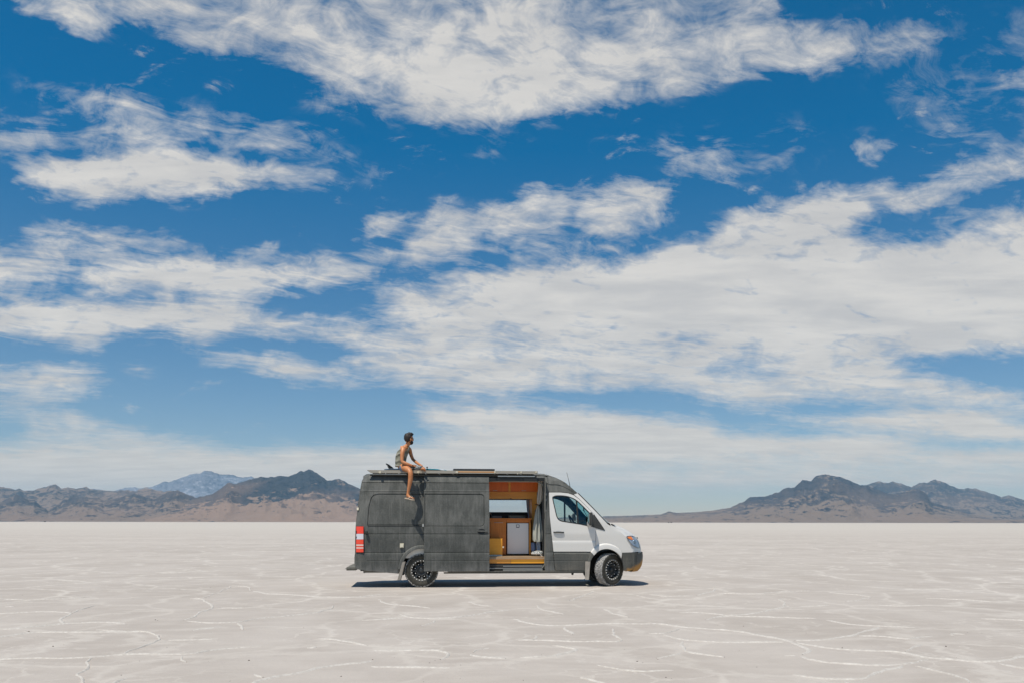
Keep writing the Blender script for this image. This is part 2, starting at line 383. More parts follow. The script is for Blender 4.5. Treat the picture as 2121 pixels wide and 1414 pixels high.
def ground_sheet():
    ys = [-3000, -200, -40, -10, 0, 3, 6, 9, 12, 16, 20, 26, 34, 45, 60, 90, 150, 300, 700, 1500, 3500, 7000, 12000, 20000, 30000]
    xs = [-33000, -20000, -6000, -2000, -600, -200, -80, -40, -25, -15, -8, 0, 8, 15, 25, 40, 80, 200, 600, 2000, 6000, 20000, 33000]
    V = [(x, y, 0.0) for y in ys for x in xs]; n = len(xs)
    Fc = [(j*n+i, j*n+i+1, (j+1)*n+i+1, (j+1)*n+i) for j in range(len(ys)-1) for i in range(n-1)]
    return mesh_obj('ground', V, Fc, m_salt)
tag(ground_sheet(), 'flat white salt crust reaching to the mountains', kind='structure')

m_ridge = mat('salt_ridge', (.78, .765, .73), 0.8)
T = nt_of(m_ridge); g = T.node('ShaderNodeNewGeometry').outputs['Position']
T.put(T.b.inputs['Base Color'], T.mix(T.ramp(T.noise(g, 22., 5, .6), .35, .7), C3(.42, .39, .35), C3(.53, .505, .46)))

def L(ox, pts): return [(ox+a/2.0, 1080+b/2.0) for a, b in pts]
SEAMS = [L(0, p) for p in [
 [(-300,590),(-120,575),(0,570),(130,567),(280,565),(400,560),(520,550),(610,548),(750,553),(900,530),(1030,523),(1110,512)],
 [(520,550),(570,525),(620,505),(665,492),(655,470),(605,455),(520,453),(400,448),(370,447)],
 [(665,492),(760,490),(850,487),(930,483)], [(750,553),(770,575),(790,585)],
 [(400,560),(365,590),(370,610),(315,635),(330,655),(345,690),(300,760)], [(315,635),(280,633)],
 [(-200,500),(0,480),(60,470),(115,458),(170,458),(340,458),(600,455)],
 [(-200,452),(0,445),(100,440),(190,430),(260,422),(380,418),(460,415),(540,424)],
 [(260,422),(245,405),(290,390),(295,378),(200,372),(130,374),(0,380),(-200,385)], [(290,380),(340,360),(400,345)],
 [(760,410),(800,395),(850,370),(895,357),(870,335),(830,318),(770,318)],
 [(760,410),(850,417),(975,418),(1060,403),(1180,390),(1300,380),(1370,362),(1395,345)], [(975,418),(990,440),(1015,450)],
 [(895,357),(960,358),(1040,356)], [(830,318),(900,295),(960,265),(1020,268),(1050,285)],
 [(1050,285),(1110,298),(1220,303),(1340,312),(1480,312),(1600,300)],
 [(960,720),(1040,668),(1110,648),(1180,638),(1260,618),(1350,600),(1440,590),(1520,580),(1545,570)], [(1110,648),(1030,628)],
 [(1520,595),(1640,603),(1760,607),(1900,605)], [(1560,320),(1600,340),(1700,348),(1800,358)],
 [(1650,380),(1700,398),(1800,400),(1930,392),(2050,372),(2120,365)], [(1800,405),(1780,425),(1730,432)],
 [(1480,410),(1600,402),(1700,398)], [(1520,535),(1650,535),(1800,530),(1860,540),(1850,560),(1800,575)],
 [(1950,545),(1990,560),(2120,568)], [(1950,545),(1980,530),(2060,522)], [(1310,480),(1400,490),(1500,510),(1540,516)],
 [(440,690),(470,668),(510,650),(550,640)], [(770,452),(850,445),(950,430)], [(0,320),(120,325),(280,318),(400,310)], [(0,352),(80,350)],
 [(1930,330),(1980,345),(2060,350)], [(1250,520),(1320,525),(1290,515)],
]] + [L(1060, p) for p in [
 [(0,400),(60,415),(120,428),(240,430),(370,422),(500,424),(610,420),(700,436),(860,446),(950,458),(1040,475),(1150,493),(1200,510),(1225,530),(1200,553)],
 [(1200,553),(1250,575),(1380,590),(1500,597),(1640,592),(1750,570)], [(1200,553),(1100,555)],
 [(1150,493),(1280,492),(1400,470),(1500,445),(1540,435)], [(1290,405),(1400,425),(1540,435),(1690,437)],
 [(1170,497),(1300,520),(1450,533),(1620,540),(1680,555),(1760,568),(1860,577),(2000,582),(2070,565),(2200,555)],
 [(2000,582),(2060,598),(2120,608),(2260,620)], [(1620,540),(1680,515),(1690,505)],
 [(620,465),(700,492),(860,497),(1000,500),(1150,498)], [(700,492),(695,515),(720,540),(840,552),(900,565)], [(720,540),(650,560),(570,565)],
 [(550,460),(620,465),(660,455),(700,440)], [(0,490),(150,493),(300,498),(460,495),(435,470),(430,440)],
 [(1130,630),(1250,650),(1370,655),(1440,650),(1520,625),(1600,600),(1640,592)], [(1640,592),(1740,607),(1850,640),(1900,680)], [(1370,655),(1390,690)],
 [(680,378),(780,375),(900,390),(960,383),(1030,375),(1140,350),(1180,352)], [(800,408),(830,395),(920,390),(1100,397),(1280,400)],
 [(1140,350),(1110,320),(1170,320)], [(370,360),(430,380),(480,397)], [(90,345),(150,370),(220,382)], [(760,305),(830,290),(845,272)],
 [(1180,352),(1320,345)], [(1370,330),(1440,325),(1490,312)], [(270,640),(370,668),(420,700)], [(1810,475),(1820,462),(1900,470)],
 [(1415,470),(1540,475),(1640,490),(1740,470)], [(0,565),(150,560),(220,545),(290,530),(150,510)], [(220,435),(260,468)], [(100,490),(100,470)],
 [(1920,400),(2020,405),(2200,410)], [(1500,345),(1600,350),(1700,345)], [(850,295),(1000,300),(1100,290),(1250,285)], [(1300,290),(1400,300),(1500,312)], [(330,590),(500,620),(700,615)],
 [(560,300),(640,310),(760,305)], [(1700,315),(1850,322),(2000,330)], [(230,330),(340,290)],
]]
def build_seams():
    V = []; Fc = []
    rnd = random.Random(4)
    for line in SEAMS:
        w = [ground_point(*p) for p in line]
        # resample with a jagged wander
        pts = []
        for (ax, ay), (bx, by) in zip(w[:-1], w[1:]):
            dl = math.hypot(bx-ax, by-ay); n = max(1, int(dl/0.07))
            for i in range(n): pts.append((ax+(bx-ax)*i/n, ay+(by-ay)*i/n))
        pts.append(w[-1])
        sm = []
        for i in range(len(pts)):
            a = pts[max(0, i-2):i+3]; sm.append((sum(p[0] for p in a)/len(a), sum(p[1] for p in a)/len(a)))
        base = len(V); n = len(sm)
        wid0 = rnd.uniform(.6, 1.15)
        for i, (x, y) in enumerate(sm):
            j0, j1 = max(0, i-1), min(n-1, i+1)
            tx, ty = sm[j1][0]-sm[j0][0], sm[j1][1]-sm[j0][1]; ll = math.hypot(tx, ty) or 1
            nx, ny = -ty/ll, tx/ll
            q = mnoise.noise(Vector((x*1.7, y*1.7, 3)))*.08 + mnoise.noise(Vector((x*6, y*6, 9)))*.028
            x += nx*q; y += ny*q
            e = min(1, i/4.0+.3, (n-1-i)/4.0+.3)
            wd = (0.016+.018*max(0, .5+mnoise.noise(Vector((x*2.5, y*2.5, 1)))))*wid0*(.25+.75*e)
            h = (0.007+.008*max(0, .45+mnoise.noise(Vector((x*5, y*5, 5)))))*e
            r1 = mnoise.noise(Vector((x*15, y*15, 2)))*.012
            V += [(x-nx*wd, y-ny*wd, -.002), (x-nx*wd*.35+r1*.5, y-ny*wd*.35, h*.8+.002), (x+nx*wd*.3, y+ny*wd*.3+r1*.5, h+.002), (x+nx*wd, y+ny*wd, -.002)]
        for i in range(n-1):
            for c in range(3):
                a = base+i*4+c; Fc.append((a, a+1, a+5, a+4))
    o = mesh_obj('salt_ridges', V, Fc, m_ridge, smooth=True)
    tag(o, 'thin jagged white salt ridges crossing the flat crust in the foreground', kind='stuff')
    o['category'] = 'salt ridges'
build_seams()

# loose dark specks of grit on the crust
m_grit = mat('grit', (.10, .085, .07), 0.9)
def build_grit():
    V = []; Fc = []; rnd = random.Random(11)
    spots = [(327,1284),(322,1283),(629,1299),(516,1367),(772,1365),(436,1216),(270,1354),(707,1400),(1745,1341),(1670,1310),(1180,1242),(1380,1402),(1540,1296),(110,1338),(60,1307),(890,1372),(1888,1371),(1960,1338),(1320,1369)]
    pts = [ground_point(a, b) for a, b in spots]
    for _ in range(260):
        y = 7+rnd.random()**1.6*28; pts.append((rnd.uniform(-.65, .65)*y, y))
    for i, (x, y) in enumerate(pts):
        s = rnd.uniform(.007, .014) if i < len(spots) else rnd.uniform(.002, .007)
        b = len(V)
        for k in range(6):
            a = k*PI/3+rnd.random()*.5; r = s*rnd.uniform(.7, 1.3); V.append((x+math.cos(a)*r, y+math.sin(a)*r, 0.0))
        V.append((x+rnd.uniform(-s, s)*.3, y, s*rnd.uniform(.6, 1.1)))
        for k in range(6): Fc.append((b+k, b+(k+1) % 6, b+6))
    o = mesh_obj('grit', V, Fc, m_grit)
    tag(o, 'scattered dark specks of grit on the salt crust', 'grit', kind='stuff')
build_grit()

# ------------------------------------------------------------------ mountains
def rock_mat(name, sand, rock, dark, hs, bias=0.0):
    m = mat(name, sand, 0.95); T = nt_of(m)
    T.b.inputs['Specular IOR Level'].default_value = 0.1
    ge = T.node('ShaderNodeNewGeometry'); g = ge.outputs['Position']
    nx, ny, nz = T.sep(ge.outputs['True Normal'])
    gx, gy, gz = T.sep(g)
    att = T.node('ShaderNodeAttribute', attribute_name='rock').outputs['Fac']
    a = T.noise(T.v('MULTIPLY', g, (1, .8, 2.6)), .0030, 8, .72, .6)
    b = T.noise(T.v('MULTIPLY', g, (1, .6, 1.6)), .012, 6, .7, .3)
    c = T.noise(T.v('MULTIPLY', g, (1, .5, 3.0)), .0006, 5, .6)
    k = T.m('ADD', T.m('MULTIPLY', T.m('SUBTRACT', a, .5), 2.9), T.m('MULTIPLY', T.m('SUBTRACT', b, .5), 1.6))
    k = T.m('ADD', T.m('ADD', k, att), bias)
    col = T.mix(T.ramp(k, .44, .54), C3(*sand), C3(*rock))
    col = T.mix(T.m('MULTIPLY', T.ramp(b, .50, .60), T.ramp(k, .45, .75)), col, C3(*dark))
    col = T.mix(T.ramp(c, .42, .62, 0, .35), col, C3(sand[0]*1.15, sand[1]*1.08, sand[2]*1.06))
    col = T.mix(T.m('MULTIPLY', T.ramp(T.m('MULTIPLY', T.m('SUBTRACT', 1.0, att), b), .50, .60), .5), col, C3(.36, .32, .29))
    T.put(T.b.inputs['Base Color'], col)
    bp = T.node('ShaderNodeBump'); bp.inputs['Distance'].default_value = 50.0; bp.inputs['Strength'].default_value = .8
    T.put(bp.inputs['Height'], T.m('ADD', a, T.m('MULTIPLY', b, .5))); T.l.new(bp.outputs[0], T.b.inputs['Normal'])
    return m

def ridged(x, y, s, octs=6, seed=0.0):
    v = 0; amp = 1; tot = 0; f = 1.0/s; w = 1
    for o in range(octs):
        n = 1-abs(mnoise.noise(Vector((x*f+seed, y*f+seed*1.3, seed*.7+o*3.1)))*1.9)
        n = max(0, n); n = n*n*w; w = min(1, n*1.6+.15)
        v += n*amp; tot += amp; amp *= .55; f *= 2.05
    return v/tot

def mountain_range(name, label, crest, Dfoot, Dcrest, material, seed, rough=.55, step=2.5, rows=44, shelf=5.0, pw=1.35, rocklo=.25, rockhi=.75, reach=1.25, ns=1400.):
    xs0, ys0 = zip(*crest)
    x = xs0[0]; cols = []
    while x <= xs0[-1]:
        cols.append(x); x += step if -40 < x < 2160 else step*5
    hp = np.interp(cols, xs0, ys0)
    V = []; rock = []
    for j in range(rows):
        t = j/(rows-1.0)*reach                    # 1 at the crest, beyond it the back slope
        for i, px in enumerate(cols):
            H = CY+(px-CX)*.0014*0-hp[i]
            jag = mnoise.fractal(Vector((px*.11, seed, 0)), 1.0, 2.1, 5)*min(1.6, .035*H+.15)
            H = max(0.0, H+jag)
            D = Dfoot+(Dcrest-Dfoot)*t
            D *= 1+.012*mnoise.noise(Vector((px*.012, seed, 4)))*(1 if t < 1 else 0)
            X = (px-CX)/F*D
            sh = min(1.0, t/.09); sh = sh*sh*(3-2*sh)
            if t <= 1:
                prof = t**pw
                env = (t*(1-t))**.7*1.75
                rd = ridged(X, D, ns, 6, seed)-.42
                gul = ridged(X*1.0, D*.35, ns*.33, 4, seed+5)-.42
                el = min(shelf, H)*sh + max(0.0, H-shelf)*max(0.0, prof + rough*env*rd + rough*.28*env*gul)
                el = min(el, H*(.995 if t < 1 else 1))
                z = el/F*D + CAM_H*min(1, H)*sh
            else:
                rd = ridged(X, D, ns, 5, seed)
                z = H/F*Dcrest*(max(0.0, 1-(t-1)/(reach-1))**1.1)*(1-.25*rd*(t-1)/(reach-1))
            if j == 0: z = -6
            V.append((X, D, z))
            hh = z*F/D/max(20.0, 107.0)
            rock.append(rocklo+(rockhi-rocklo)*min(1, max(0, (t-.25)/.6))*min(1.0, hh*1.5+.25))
    n = len(cols)
    Fc = [(j*n+i, j*n+i+1, (j+1)*n+i+1, (j+1)*n+i) for j in range(rows-1) for i in range(n-1)]
    me = bpy.data.meshes.new(name); me.from_pydata(V, [], Fc); me.update()
    at = me.attributes.new('rock', 'FLOAT', 'POINT'); at.data.foreach_set('value', np.array(rock, dtype=np.float32))
    me.materials.append(material); me.shade_smooth()
    o = link(bpy.data.objects.new(name, me)); tag(o, label, kind='structure'); return o

mA = rock_mat('brown_hill', (0.205, 0.148, 0.111), (0.057, 0.049, 0.048), (0.021, 0.021, 0.026), 1)
mB = rock_mat('dark_rock', (0.254, 0.176, 0.127), (0.035, 0.038, 0.043), (0.011, 0.014, 0.020), 1)
mC = rock_mat('haze_tinted_rock', (.28, .31, .36), (.16, .19, .24), (.09, .12, .17), 1)  # blue of the haze put into the rock colours
mD = rock_mat('butte_rock', (0.201, 0.148, 0.111), (0.048, 0.045, 0.049), (0.016, 0.018, 0.025), 1)
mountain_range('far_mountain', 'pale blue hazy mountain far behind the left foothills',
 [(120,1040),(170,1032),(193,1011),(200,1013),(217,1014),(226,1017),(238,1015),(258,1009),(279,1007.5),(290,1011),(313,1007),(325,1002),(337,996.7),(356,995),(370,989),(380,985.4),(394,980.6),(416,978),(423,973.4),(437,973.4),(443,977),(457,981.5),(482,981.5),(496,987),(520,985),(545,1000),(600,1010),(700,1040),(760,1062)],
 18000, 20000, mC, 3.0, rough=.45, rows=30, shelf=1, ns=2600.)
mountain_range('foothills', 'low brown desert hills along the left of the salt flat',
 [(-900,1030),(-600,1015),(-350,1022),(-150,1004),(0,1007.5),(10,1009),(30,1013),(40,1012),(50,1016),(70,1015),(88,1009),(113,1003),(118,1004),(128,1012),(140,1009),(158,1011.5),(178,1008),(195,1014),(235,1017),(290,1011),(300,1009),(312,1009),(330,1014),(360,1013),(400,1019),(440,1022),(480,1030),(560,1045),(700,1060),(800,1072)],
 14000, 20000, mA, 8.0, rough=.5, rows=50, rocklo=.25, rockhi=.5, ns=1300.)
mountain_range('dark_hills', 'darker rocky knolls in front of the left foothills',
 [(-700,1050),(-300,1030),(-60,1046),(0,1040),(20,1031),(35,1023),(45,1027),(60,1035),(70,1034),(80,1043),(100,1058),(118,1046),(130,1036),(160,1028),(200,1030),(215,1036),(228,1035),(265,1026),(280,1022),(300,1028),(320,1034),(335,1024),(350,1016),(368,1013.5),(380,1019),(420,1034),(470,1058),(520,1074)],
 12500, 16500, mA, 14.0, rough=.6, rows=44, rocklo=.3, rockhi=.75, ns=900.)
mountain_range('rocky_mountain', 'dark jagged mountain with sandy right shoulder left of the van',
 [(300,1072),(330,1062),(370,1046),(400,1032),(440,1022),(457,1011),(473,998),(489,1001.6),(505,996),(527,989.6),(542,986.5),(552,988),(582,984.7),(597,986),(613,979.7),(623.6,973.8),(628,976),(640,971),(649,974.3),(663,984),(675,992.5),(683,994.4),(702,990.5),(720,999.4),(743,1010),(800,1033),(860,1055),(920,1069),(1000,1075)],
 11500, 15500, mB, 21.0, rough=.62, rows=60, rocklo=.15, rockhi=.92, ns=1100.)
mountain_range('back_ridge', 'bluish serrated ridge behind the big mountain on the right',
 [(1640,1030),(1740,1012),(1796,1002),(1817,994.8),(1834,998),(1850,995),(1870,1001),(1888,1006.5),(1904,998),(1920,997.5),(1937,990.7),(1958,998),(1987,1010.6),(2016,1008.5),(2045,1016.8),(2075,1027),(2091,1023),(2121,1033),(2200,1040),(2400,1052),(2800,1066)],
 16500, 23000, mD, 33.0, rough=.5, rows=46, rocklo=.3, rockhi=.7, ns=1500.)
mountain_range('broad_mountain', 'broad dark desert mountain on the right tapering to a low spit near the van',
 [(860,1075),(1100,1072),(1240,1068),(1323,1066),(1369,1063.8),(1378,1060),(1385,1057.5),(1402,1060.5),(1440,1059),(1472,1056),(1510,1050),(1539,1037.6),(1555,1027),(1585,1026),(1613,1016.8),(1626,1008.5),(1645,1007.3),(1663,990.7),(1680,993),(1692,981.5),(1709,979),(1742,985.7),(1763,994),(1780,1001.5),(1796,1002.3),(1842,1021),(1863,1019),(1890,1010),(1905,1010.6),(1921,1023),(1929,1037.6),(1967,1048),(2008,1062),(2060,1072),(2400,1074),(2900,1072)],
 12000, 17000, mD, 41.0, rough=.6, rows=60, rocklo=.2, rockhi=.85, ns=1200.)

# ------------------------------------------------------------------ air
m_haze = bpy.data.materials.new('air'); m_haze.use_nodes = True
hn = NT(m_haze.node_tree); hn.n.clear()
ho = hn.node('ShaderNodeOutputMaterial'); pv = hn.node('ShaderNodeVolumePrincipled')
pv.inputs['Color'].default_value = (.42, .74, 1.0, 1); pv.inputs['Density'].default_value = 2.1e-5; pv.inputs['Anisotropy'].default_value = 0.0
hn.l.new(pv.outputs[0], ho.inputs['Volume'])
def haze_box():
    x, y0, y1, z0, z1 = 34000., -3500., 31000., -9.0, 1260.
    V = [(-x, y0, z0), (x, y0, z0), (x, y1, z0), (-x, y1, z0), (-x, y0, z1), (x, y0, z1), (x, y1, z1), (-x, y1, z1)]
    Fc = [(3, 2, 1, 0), (4, 5, 6, 7), (0, 1, 5, 4), (1, 2, 6, 5), (2, 3, 7, 6), (3, 0, 4, 7)]
    tag(mesh_obj('haze', V, Fc, m_haze), 'pale blue desert haze', kind='stuff')
haze_box()
# ================================================================== the camper van
TH = math.radians(5.5)
RX, RY = -187.5*19.25/F, 19.25
CT, ST = math.cos(TH), math.sin(TH)
van = empty('camper_van', (RX, RY, 0), TH)
tag(van, 'long grey and white high-roof camper van with its side door slid open on the salt', 'van')

def V(px, py, y=0.0):
    """photograph pixel seen at lateral depth y of the van -> (x, z) in the van's own frame"""
    u = (px-CX)/F
    x = (u*(RY+y*CT)-RX+y*ST)/(CT-u*ST)
    z = CAM_H+(CY+(px-CX)*.0014-py)/F*(RY+x*ST+y*CT)
    return x, z
def itp(v, pts):
    if v <= pts[0][0]: return pts[0][1]
    for (a, fa), (b, fb) in zip(pts[:-1], pts[1:]):
        if v <= b: return fa+(fb-fa)*(v-a)/(b-a)
    return pts[-1][1]
REAR = [(.25, -1.47), (.6, -1.49), (1.0, -1.48), (1.4, -1.455), (1.9, -1.41), (2.2, -1.37), (2.4, -1.32), (2.5, -1.26), (2.6, -1.17)]
SIL = [(1259, 1081.2), (1268, 1084.0), (1287, 1091.0), (1304, 1100.2), (1314.6, 1108.4), (1321, 1116), (1325.2, 1126.7), (1327.0, 1135), (1327.6, 1142.4)]
NOSE = [(.25, 5.04), (.36, 5.20), (.5, 5.27), (.78, 5.285)]+[(z_, x_) for x_, z_ in [V(a_, b_, .75) for a_, b_ in SIL][::-1]]
TUMB = [(.2, .075), (.34, .045), (.5, .02), (.8, .0), (1.2, .0), (1.45, .015), (1.7, .045), (2.0, .09), (2.2, .125), (2.36, .16), (2.46, .20), (2.52, .26), (2.57, .38)]
def inset(x, z):
    v = itp(z, TUMB)
    if x > 3.0: v += max(0, z-1.55)*.10*min(1, (x-3.0))          # the cab narrows upwards
    rx = itp(z, REAR); t = (rx+.22-x)/.22
    if t > 0: v += .11*min(t, 1.3)**2.3
    d = (itp(z, NOSE)-x)/.38
    if d < 1 and x > 4.3: v += max(0.0, 1-max(d, 0.02)**(1/3.0))*min(1, max(0, (1.42-z)/.20))*min(1, (x-4.3)/.3)
    return v
# pressed lines of the body side: (z, outset)
zl = [V(900, p)[1] for p in (998.7, 1015.7, 1105.4, 1143.3, 1160.6)]
PROF = [(.2, .016), (zl[4]-.012, .016), (zl[4], .006), (zl[4]+.012, .014), (zl[3]-.03, .012), (zl[3]-.006, .004), (zl[3]+.002, -.020), (zl[3]+.014, -.006), (zl[3]+.10, -.003), (zl[2]-.02, .006), (zl[2]-.004, .002), (zl[2]+.004, -.020), (zl[2]+.018, -.004), (zl[2]+.15, -.001),
        (zl[1]-.012, .000), (zl[1], .006), (zl[1]+.014, -.004), (zl[0]-.012, .002), (zl[0], -.020), (zl[0]+.012, .002), (2.5, 0), (2.8, 0)]
PROFC = [(.2, .012), (zl[3]-.03, .010), (zl[3], 0), (3, 0)]
def prof(z): return itp(z, PROF)
def profc(z): return itp(z, PROFC)
def VS(px, py, off=0.0):
    y = 0.0
    for _ in range(8):
        x, z = V(px, py, y); y = min(.5, inset(x, z))-off
    return x, z
def P3(x, z, off=0.0, far=False):
    y = inset(x, z)-off
    return Vector((x, 2.0-y if far else y, z))

def pin(poly, X, Z):
    r = np.zeros(X.shape, bool); n = len(poly)
    for i in range(n):
        x1, y1 = poly[i]; x2, y2 = poly[(i+1) % n]
        if y1 == y2: continue
        r ^= ((y1 > Z) != (y2 > Z)) & (X < (x2-x1)*(Z-y1)/(y2-y1)+x1)
    return r
def dist_poly(poly, X, Z):
    d = np.full(X.shape, 1e9); n = len(poly)
    for i in range(n):
        a = np.array(poly[i]); b = np.array(poly[(i+1) % n]); ab = b-a; L2 = (ab**2).sum()+1e-12
        t = np.clip(((X-a[0])*ab[0]+(Z-a[1])*ab[1])/L2, 0, 1)
        d = np.minimum(d, np.hypot(X-a[0]-t*ab[0], Z-a[1]-t*ab[1]))
    return d
def resample(poly, step, rows=()):
    out = []
    n = len(poly)
    for i in range(n):
        a = poly[i]; b = poly[(i+1) % n]; l = math.hypot(b[0]-a[0], b[1]-a[1]); k = max(1, int(math.ceil(l/step)))
        ts = {j/k for j in range(k)}
        if abs(b[1]-a[1]) > .02:
            for r in rows:
                t = (r-a[1])/(b[1]-a[1])
                if .02 < t < .98: ts.add(t)
        for t in sorted(ts): out.append((a[0]+(b[0]-a[0])*t, a[1]+(b[1]-a[1])*t))
    return out
def shrink(poly, d):
    n = len(poly); area = sum(poly[i][0]*poly[(i+1) % n][1]-poly[(i+1) % n][0]*poly[i][1] for i in range(n))
    s = 1 if area > 0 else -1; out = []
    for i in range(n):
        a, b, c = poly[i-1], poly[i], poly[(i+1) % n]
        tx, tz = c[0]-a[0], c[1]-a[1]; l = math.hypot(tx, tz) or 1
        out.append((b[0]-tz/l*d*s, b[1]+tx/l*d*s))
    return out
def rrect(x0, x1, z0, z1, r, corners=(1, 1, 1, 1), n=5):
    """rounded rectangle, corners given as bl, br, tr, tl"""
    out = []
    for (cx, cz, a0, on) in ((x0, z0, PI, corners[0]), (x1, z0, -PI/2, corners[1]), (x1, z1, 0, corners[2]), (x0, z1, PI/2, corners[3])):
        sx = 1 if cx == x0 else -1; sz = 1 if cz == z0 else -1
        if not on: out.append((cx, cz)); continue
        for k in range(n+1):
            a = a0+PI/2*k/n; out.append((cx+sx*r+math.cos(a)*r, cz+sz*r+math.sin(a)*r))
    return out
def smooth_loop(pts, k=4, closed=True):
    out = []; n = len(pts)
    for i in range(n if closed else n-1):
        p0, p1, p2, p3 = (pts[(i+j-1) % n] if closed else pts[min(max(i+j-1, 0), n-1)] for j in range(4))
        for s in range(k):
            t = s/k; t2 = t*t; t3 = t2*t
            out.append(tuple(.5*((2*p1[c])+(-p0[c]+p2[c])*t+(2*p0[c]-5*p1[c]+4*p2[c]-p3[c])*t2+(-p0[c]+3*p1[c]-3*p2[c]+p3[c])*t3) for c in range(len(p1))))
    if not closed: out.append(pts[-1])
    return out

def panel(name, outline, material, parent, holes=(), off=0.0, recess=(), flange=.03, rows=None, profile=prof, step=.06, far=False, raw=False, auto=22, gx=.09, gz=.07, thick=False):
    """a pressed sheet on the body side: outline in (x,z), openings, recessed fields, folded edge"""
    rows = [p[0] for p in PROF] if rows is None else rows
    zs_ = [p[1] for p in outline]; xs_ = [p[0] for p in outline]
    rows = [r for r in rows if min(zs_) < r < max(zs_)]
    loops = [resample(outline, step, rows)]+[resample(h, step*.7) for h in holes]
    cons = list(loops)
    rec = []
    for lp, dep in recess:
        a = resample(lp, step*.8); b = shrink(a, .012); c = shrink(a, .026); cons += [a, b, c]; rec.append((b, b, dep+.014)); rec.append((c, c, dep))
    pts = []; edges = []
    for lp in cons:
        b = len(pts); pts += lp; edges += [(b+i, b+(i+1) % len(lp)) for i in range(len(lp))]
    gxs = np.arange(min(xs_)+gx*.5, max(xs_), gx)
    gzs = sorted(set(list(np.arange(min(zs_)+gz*.5, max(zs_), gz)))|set(rows))
    g2 = []
    for z in gzs:
        if z in rows or all(abs(z-r) > .02 for r in rows): g2.append(z)
    if len(gxs) and len(g2):
        X, Z = np.meshgrid(gxs, g2); X = X.ravel(); Z = Z.ravel()
        ok = pin(loops[0], X, Z)
        for h in loops[1:]: ok &= ~pin(h, X, Z)
        for lp in cons: ok &= dist_poly(lp, X, Z) > .012
        pts += [(float(a), float(b)) for a, b in zip(X[ok], Z[ok])]
    vs, es, fs, ov, oe, of_ = delaunay_2d_cdt([Vector(p) for p in pts], edges, [], 0, 1e-5)
    cx = np.array([sum(vs[i].x for i in f)/len(f) for f in fs]); cz = np.array([sum(vs[i].y for i in f)/len(f) for f in fs])
    ok = pin(loops[0], cx, cz)
    for h in loops[1:]: ok &= ~pin(h, cx, cz)
    Fk = [tuple(f) for f, o in zip(fs, ok) if o]
    vx = np.array([v.x for v in vs]); vz = np.array([v.y for v in vs])
    dep = np.zeros(len(vs))
    for a, b, dd in rec:
        ins = pin(b, vx, vz) | (dist_poly(b, vx, vz) < 1e-4); dep = np.where(ins, dd, dep)
    P = []
    for i in range(len(vs)):
        o = off+(profile(vz[i]) if profile else 0)-dep[i]
        P.append(P3(vx[i], vz[i], o, far))
    # folded edge
    if flange:
        cnt = {}
        for f in Fk:
            for a, b in zip(f, f[1:]+f[:1]): cnt.setdefault((min(a, b), max(a, b)), []).append((a, b))
        new = {}
        extra = []
        for k, v in cnt.items():
            if len(v) == 1:
                a, b = v[0]
                for q in (a, b):
                    if q not in new:
                        new[q] = len(P); P.append(P[q]+Vector((0, -flange if far else flange, 0)))
                extra.append((b, a, new[a], new[b]))
        Fk += extra
    used = sorted({i for f in Fk for i in f}); mp = {o: n for n, o in enumerate(used)}
    bm = bmesh.new(); bv = [bm.verts.new(P[i]) for i in used]
    for f in Fk:
        try: bm.faces.new([bv[mp[i]] for i in f])
        except ValueError: pass
    return bm_obj(name, bm, material, parent, smooth=True, auto=auto)

def box(name, x0, x1, y0, y1, z0, z1, material, parent=None, bevel=0.0, rot=None):
    bm = bmesh.new(); bmesh.ops.create_cube(bm, size=1)
    for v in bm.verts: v.co = Vector(((x0+x1)/2+v.co.x*(x1-x0), (y0+y1)/2+v.co.y*(y1-y0), (z0+z1)/2+v.co.z*(z1-z0)))
    if bevel: bmesh.ops.bevel(bm, geom=list(bm.edges), offset=min(bevel, .45*min(abs(x1-x0), abs(y1-y0), abs(z1-z0))), segments=2, affect='EDGES')
    return bm_obj(name, bm, material, parent, auto=35, smooth=bevel > 0)
def pbox(name, p0, p1, q0, q1, y, dep, material, parent, bevel=0.004, y1=None):
    """box whose face towards the camera spans photograph pixels p0..p1 by q0..q1 at lateral depth y"""
    x0, zt = V(p0, q0, y); x1, _ = V(p1, q0, y); zt = V((p0+p1)/2, q0, y)[1]; zb = V((p0+p1)/2, q1, y)[1]
    return box(name, x0, x1, y, y+dep, zb, zt, material, parent, bevel)
def sweep(name, pts, r, material, parent=None, n=8, closed=False, smooth=True, taper=None, flat=1.0):
    pts = [Vector(p) for p in pts]; V_ = []; Fc = []; m = len(pts); up = Vector((0, 0, 1))
    for i, p in enumerate(pts):
        t = (pts[(i+1) % m]-pts[i-1]) if closed else (pts[min(i+1, m-1)]-pts[max(i-1, 0)])
        t.normalize(); a = t.cross(up)
        if a.length < .05: a = t.cross(Vector((0, 1, 0)))
        a.normalize(); b = a.cross(t).normalized(); rr = r*(taper[i] if taper else 1)
        for k in range(n):
            an = 2*PI*k/n; V_.append(p+a*math.cos(an)*rr+b*math.sin(an)*rr*flat)
    for i in range(m if closed else m-1):
        for k in range(n):
            j = (i+1) % m; Fc.append((i*n+k, i*n+(k+1) % n, j*n+(k+1) % n, j*n+k))
    if not closed: Fc += [tuple(range(n))[::-1], tuple((m-1)*n+k for k in range(n))]
    return mesh_obj(name, V_, Fc, material, parent, smooth=smooth, auto=50)
